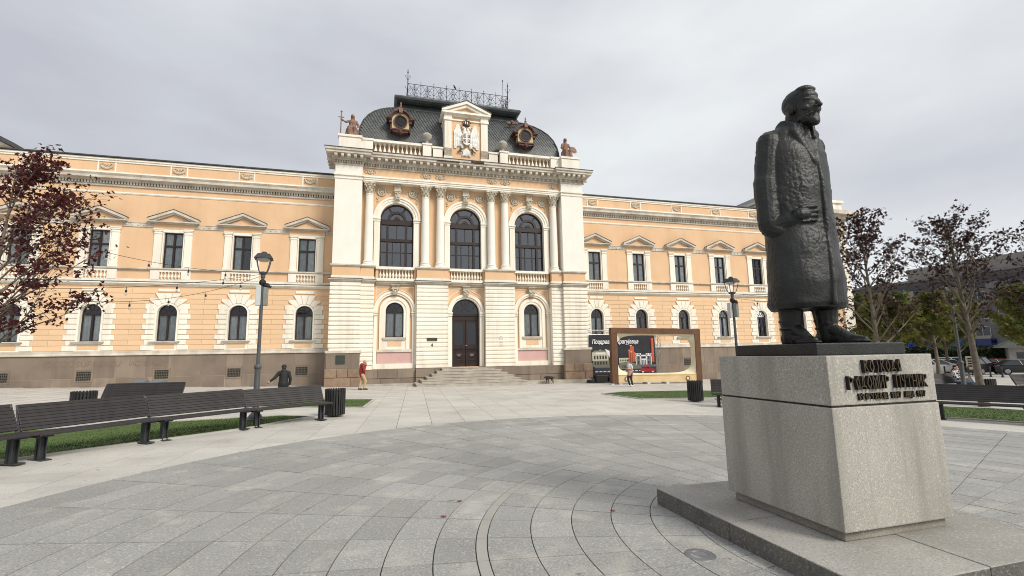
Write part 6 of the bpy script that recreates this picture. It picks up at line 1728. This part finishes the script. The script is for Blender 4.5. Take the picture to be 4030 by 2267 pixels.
tree('bronze-purple maple rising directly behind the statue pedestal', 9.95,-21.15, 6.6, .10, 1.9, 2.1, LEAF_P, BARK, 8, 30, 2900, .08, (-.01,.0), MG, 1.0)
tree('bronze-purple maple with a pale trunk right of the lamp post', 13.75,-21.55, 6.7, .125, 2.2, 2.3, LEAF_P, BARK, 15, 30, 3000, .08, (-.03,.02), MG, 1.0)
tree('bronze-purple maple mostly outside the right edge', 15.6,-23.2, 6.4, .11, 2.0, 2.2, LEAF_P, BARK, 21, 24, 2400, .08, (0,0), MG, 1.0)
PGN = 'yellowing plane trees along the car park'
for k,(x,y,H,sp,lab) in enumerate(((39.3,2.2,6.6,2.9,'yellow-green plane tree nearest the right corner of the town hall'),(47.5,5.2,7.2,3.2,'yellow-green plane tree second along from the town hall corner'),(53.9,4.6,7.8,3.4,'yellow-green plane tree with a crooked trunk behind the white car'),(63.7,9.4,8.4,3.4,'yellow-green plane tree far behind the car park'),(56.5,-1.6,7.8,3.6,'yellow-green plane tree behind the black saloon car'),(61.5,.2,8.2,3.6,'yellow-green plane tree at the far right edge'),(46,9,7,3,'yellow-green plane tree behind the maple by the pedestal'),(34.2,-4.0,6.0,2.7,'yellow-green plane tree close behind the statue, left of the lamp post'),(40.3,-3.2,6.4,2.8,'yellow-green plane tree behind the reclining man'),(47.2,-6.1,6.8,3.0,'yellow-green plane tree between the bollards and the kiosk'))):
    tree(lab, x, y, H*1.12, .17, 2.2, sp*1.08, LEAF_G, BARK, 40+k, 24, 5200, .22, (0,0), PGN, .8, 'plane_tree')
# dark hedge
hg = thing('hedge', 'dense dark green hedge behind the parked cars', 'hedge', (72,14,gf(72,14)), radians(-59))
rr = random.Random(2); q = MB()
for _ in range(9000):
    c = Vector((rr.uniform(-11,11),rr.uniform(-.8,.8),rr.uniform(0,1)**.7*3.6*(.8+.25*noise.noise(Vector((rr.random()*9,0,0))))))
    o = len(q.v); q.v += [tuple(v) for v in leaf_pts(c,.34,rr)]
    for f_ in LFACES: q.f.append(tuple(k+o for k in f_)); q.m.append(0)
stuff(part('foliage', q, LEAF_D, hg))
part('stems', MB().box(-11,11,-.5,.5,0,3.0), LEAF_D, hg)

# ================================================================== CARS
def paint(n,c,r=.3): return mat(n,c,r,c,3,2,0,30,0,.6)
CARG = mat('car_glass', (.02,.024,.028), .08, None, 3, 2, 0, 30, 0, .8); TYRE = mat('tyre', (.015,.015,.015), .9); RIM = mat('alloy_rim', (.35,.35,.36), .35, None, 3, 2, metal=.7); HEADL = mat('headlight', (.7,.72,.75), .1); TAILL = mat('tail_light', (.30,.012,.01), .25)
def car(label, x, y, rot, pm, kind='saloon', group='cars parked beyond the bollards'):
    L, W, Hh = {'saloon': (4.5,1.78,1.44),'suv': (4.5,1.85,1.7),'hatch': (4.0,1.72,1.48)}[kind]
    t = thing('parked_car', label, 'car', (x,y,gf(x,y)), rot, group)
    h = L/2; w = W/2; bl = .92 if kind != 'suv' else 1.05
    # lower body: cross-sections along x
    secs = []
    for f, zt, ww, zb in ((-1,.55,.78,.36),(-.985,.78,.88,.26),(-.9,bl-.04,.96,.2),(-.55,bl,1,.2),(0,bl+.01,1,.2),(.45,bl-.02,1,.2),(.78,bl-.12,.97,.2),(.93,bl-.22,.90,.22),(.99,.62,.80,.30),(1,.5,.74,.36)):
        secs.append((f*h,zt,ww*w,zb))
    P = []
    for X,zt,ww,zb in secs: P += [(X,-ww*.94,zb),(X,-ww,zb+(zt-zb)*.45),(X,-ww*.97,zt-.06),(X,-ww*.85,zt),(X,ww*.85,zt),(X,ww*.97,zt-.06),(X,ww,zb+(zt-zb)*.45),(X,ww*.94,zb)]
    fs = [tuple(range(8)), tuple(range((len(secs)-1)*8,len(secs)*8))[::-1]]
    for j in range(len(secs)-1):
        for i in range(8): fs.append((j*8+i,(j+1)*8+i,(j+1)*8+(i+1)%8,j*8+(i+1)%8))
    part('body', MB().add(P,fs), pm, t, 45)
    xb,xr0,xr1,xf = {'saloon': (-.80,-.42,.12,.52),'suv': (-.95,-.82,.15,.48),'hatch': (-.95,-.68,.15,.58)}[kind]
    wb, wt = w*.86, w*.66
    q = MB().add([(xb*h,-wb,bl-.01),(xf*h,-wb,bl-.01),(xf*h,wb,bl-.01),(xb*h,wb,bl-.01),(xr0*h,-wt,Hh-.04),(xr1*h,-wt,Hh-.04),(xr1*h,wt,Hh-.04),(xr0*h,wt,Hh-.04)],[(0,1,5,4),(1,2,6,5),(2,3,7,6),(3,0,4,7),(4,5,6,7)])
    part('window_band', q, CARG, t)
    part('roof', MB().bbox(xr0*h-.06,xr1*h+.08,-wt-.03,wt+.03,Hh-.05,Hh,.02), pm, t)
    for s in (-1,1):
        for (a,b) in (((xb,bl),(xr0,Hh-.03)),((xf,bl),(xr1,Hh-.03)),((xb*.18+xf*.1,bl),((xr0+xr1)/2-.02,Hh-.03))):
            part('pillar', MB().tube([(a[0]*h,s*(wb+.004),a[1]-.02),(b[0]*h,s*(wt+.012),b[1])],.035,5), pm, t)
        part('wing_mirror', MB().bbox(xf*h-.32,xf*h-.14,*sorted((s*(w-.02),s*(w+.16))),bl,bl+.13,.03), pm, t)
        part('headlight', MB().ell((h*.93,s*w*.66,.66),(.12,.2,.075),10,6), HEADL, t); part('tail_light', MB().ell((-h*.965,s*w*.70,.78),(.07,.17,.09),10,6), TAILL, t)
        for xx in (-.60,.62):
            wl_ = part('wheel', MB().lathe([(.20,-.1),(.30,-.105),(.325,-.07),(.325,.07),(.30,.105),(.20,.1)],20), TYRE, t, 40, (xx*h,s*(w-.11),.325), (pi/2,0,0))
            part('rim', MB().lathe([(.02,-.108),(.19,-.112),(.215,-.10),(.215,.10),(.19,.112),(.02,.108)],14), RIM, wl_)
    return t
W_,K_,S_,G2,R2 = paint('white_car_paint',(.70,.70,.69)),paint('black_car_paint',(.012,.012,.014),.2),paint('silver_car_paint',(.34,.35,.37)),paint('grey_car_paint',(.10,.105,.115)),paint('red_car_paint',(.20,.015,.015))
va = radians(-43)
car('white hatchback partly hidden by the pedestal', 51.2,4.1, va+.15, W_,'hatch')
car('black estate car with its front toward the plaza behind the reclining man', 51.7,.7, va+pi*.0+.9, K_,'suv')
car('black saloon car parked side-on right of the pale tree trunk', 54.2,-1.4, va, K_,'saloon')
car('silver saloon in the second row behind the black estate', 61.8,9.5, va+.2, S_,'saloon')
car('white estate in the second row behind the silver saloon', 65.5,10.9, va, W_,'suv')
car('dark grey saloon behind the white hatchback', 57.2,8.2, va+.3, G2,'saloon')
car('dark red car in the far row', 70.4,9.2, va, R2,'hatch')
car('white car in the far row at the right', 68.6,6.3, va+.1, W_,'saloon')
car('silver hatchback in the far row behind the tree', 67.5,13.6, va, S_,'hatch')
BOL = MB().lathe([(.09,0),(.09,.08),(.06,.1),(.055,.62),(.07,.64),(.07,.68),(.05,.72),(.055,.78),(.02,.83)],12).mesh('bollard', METAL, 40)
for k,(x,y,lab) in enumerate(((44.26,-4.49,'dark metal bollard just right of the pale tree trunk'),(43.96,-5.45,'dark metal bollard second right of the pale tree trunk'),(43.7,-3.28,'dark metal bollard left of the pale tree trunk, nearer the lamp post'),(44.1,-2.2,'dark metal bollard in front of the black estate car'),(44.6,-.9,'dark metal bollard beside the white hatchback'))):
    tag(ob('bollard', BOL, None, (x,y,g(x,y)), None, (1.05,)*3), lab, 'bollard', 'bollards along the car park edge')
sg = thing('pay_sign', 'cream notice board on a short post beside the lamp', 'sign', (46.3,-2.0,g(46.3,-2.0)), radians(-45))
part('post', MB().box(-.04,.04,-.04,.04,0,.8), METAL, sg); part('board', MB().box(-.35,.35,-.06,-.042,.55,1.75), mat('cream_board',(.62,.56,.40),.7), sg)
for k in range(4): part('printed_mark', MB().box(-.22,.05,-.066,-.062,.8+.22*k,.93+.22*k), BLACK, sg)
# kiosk
kk = thing('kiosk', 'small pale kiosk with a dark hipped roof at the right edge', 'kiosk', (75.6,8.6,gf(75.6,8.6)), radians(-47))
part('wall', MB().box(-2.6,2.6,-1.6,1.6,0,2.9), mat('kiosk_panel',(.45,.43,.40),.7,(.38,.36,.34),2,4), kk)
part('roof', MB().add([(-3.8,-2.6,2.9),(3.8,-2.6,2.9),(3.8,2.6,2.9),(-3.8,2.6,2.9),(-1.4,0,4.1),(1.4,0,4.1)],[(0,1,5,4),(1,2,5),(2,3,4,5),(3,0,4),(3,2,1,0)]), mat('kiosk_roof',(.07,.08,.065),.8,(.05,.055,.05),2,4), kk)
part('window', MB().box(-1.9,-.2,-1.64,-1.601,1.0,2.3), CARG, kk); part('door', MB().box(.5,1.4,-1.64,-1.601,.05,2.2), BOXW, kk)

# ================================================================== APARTMENT BLOCKS
CONC = mat('grey_render', (.20,.19,.185), .9, (.155,.148,.145), .4, 6, .1, 10, streak=(.5,.4,(.19,.18,.17)))
BEIGE = mat('beige_render', (.30,.28,.25), .9, (.25,.235,.21), .4, 6, .1, 10)
FASC = mat('blue_fascia', (.018,.04,.13), .4); BLUEL = mat('bright_blue_sign', (.02,.09,.62), .4)
ap = thing('apartment_block', 'long grey four-storey apartment block with balconies behind the plane trees', 'building', (90,30,-1.6))
part('wall', MB().box(0,12,-26,20,0,15.2), CONC, ap)
part('roof_slab', MB().box(-1.0,12.5,-26.5,20.5,15.2,15.6), CONC, ap)
part('attic_storey', MB().box(3,11,-20,4,15.6,18.2), BEIGE, ap)
part('ground_dark_panel', MB().box(-.05,.5,-25,19,.2,3.4), DARKIN, ap)  # flat dark panel; the shade of a recess is put into its colour
WINA = MB().box(-.08,.02,-1.0,1.0,0,1.5).mesh('window', CARG); WFR = MB().box(-.12,-.081,-1.06,-.98,-.06,1.56).box(-.12,-.081,.98,1.06,-.06,1.56).box(-.12,-.081,-.03,.03,0,1.5).box(-.12,-.081,-1.06,1.06,1.5,1.58).box(-.14,-.081,-1.1,1.1,-.1,0).mesh('frame', BOXW)
for fl in range(4):
    z = 4.0+2.85*fl
    if fl == 3: part('ribbon_window', MB().box(-.06,.02,-24,18,z+.5,z+2.1), CARG, ap); 
    for k in range(12):
        y = -24+3.5*k
        if fl < 3:
            w = ob('window', WINA, ap, (0,y+1.6,z+.95)); ob('frame', WFR, w)
        if (k+fl) % 2 == 0:
            b = part('balcony', MB().box(-1.3,0,y,y+3.2,z-.1,z+.06).box(-1.3,-1.2,y,y+3.2,z+.06,z+1.0), BEIGE if k % 3 else CONC, ap)
part('shop_fascia', MB().box(-1.4,0,-10,19,3.4,4.5), FASC, ap)
ob('shop_sign', text_mesh('NIMO', 1.15, .03, 0, .02, BLUEL, 'LEFT'), ap, (-1.45,3.4,3.52), (pi/2,0,-pi/2))
part('sign_panel', MB().box(-1.46,-1.41,-8,-1.6,3.55,4.35), mat('blue_panel',(.03,.12,.42),.5), ap)
q = MB().box(-1.5,0,-26,-12,3.3,3.6).box(-3.4,0,-24,-13,3.3,3.45); part('canopy', q, BOXW, ap)
part('roof_tower', MB().box(1,9,-27.5,-15,15.6,17.3), BEIGE, ap)
ap2 = thing('modern_block', 'dark glazed modern block beyond the town hall corner', 'building', (80,58,-1.6))
part('wall', MB().box(-2,14,-4,8,0,13), CONC, ap2); part('glass_front', MB().box(-2.1,-2.0,-3.5,7.5,8.5,12.2), CARG, ap2)
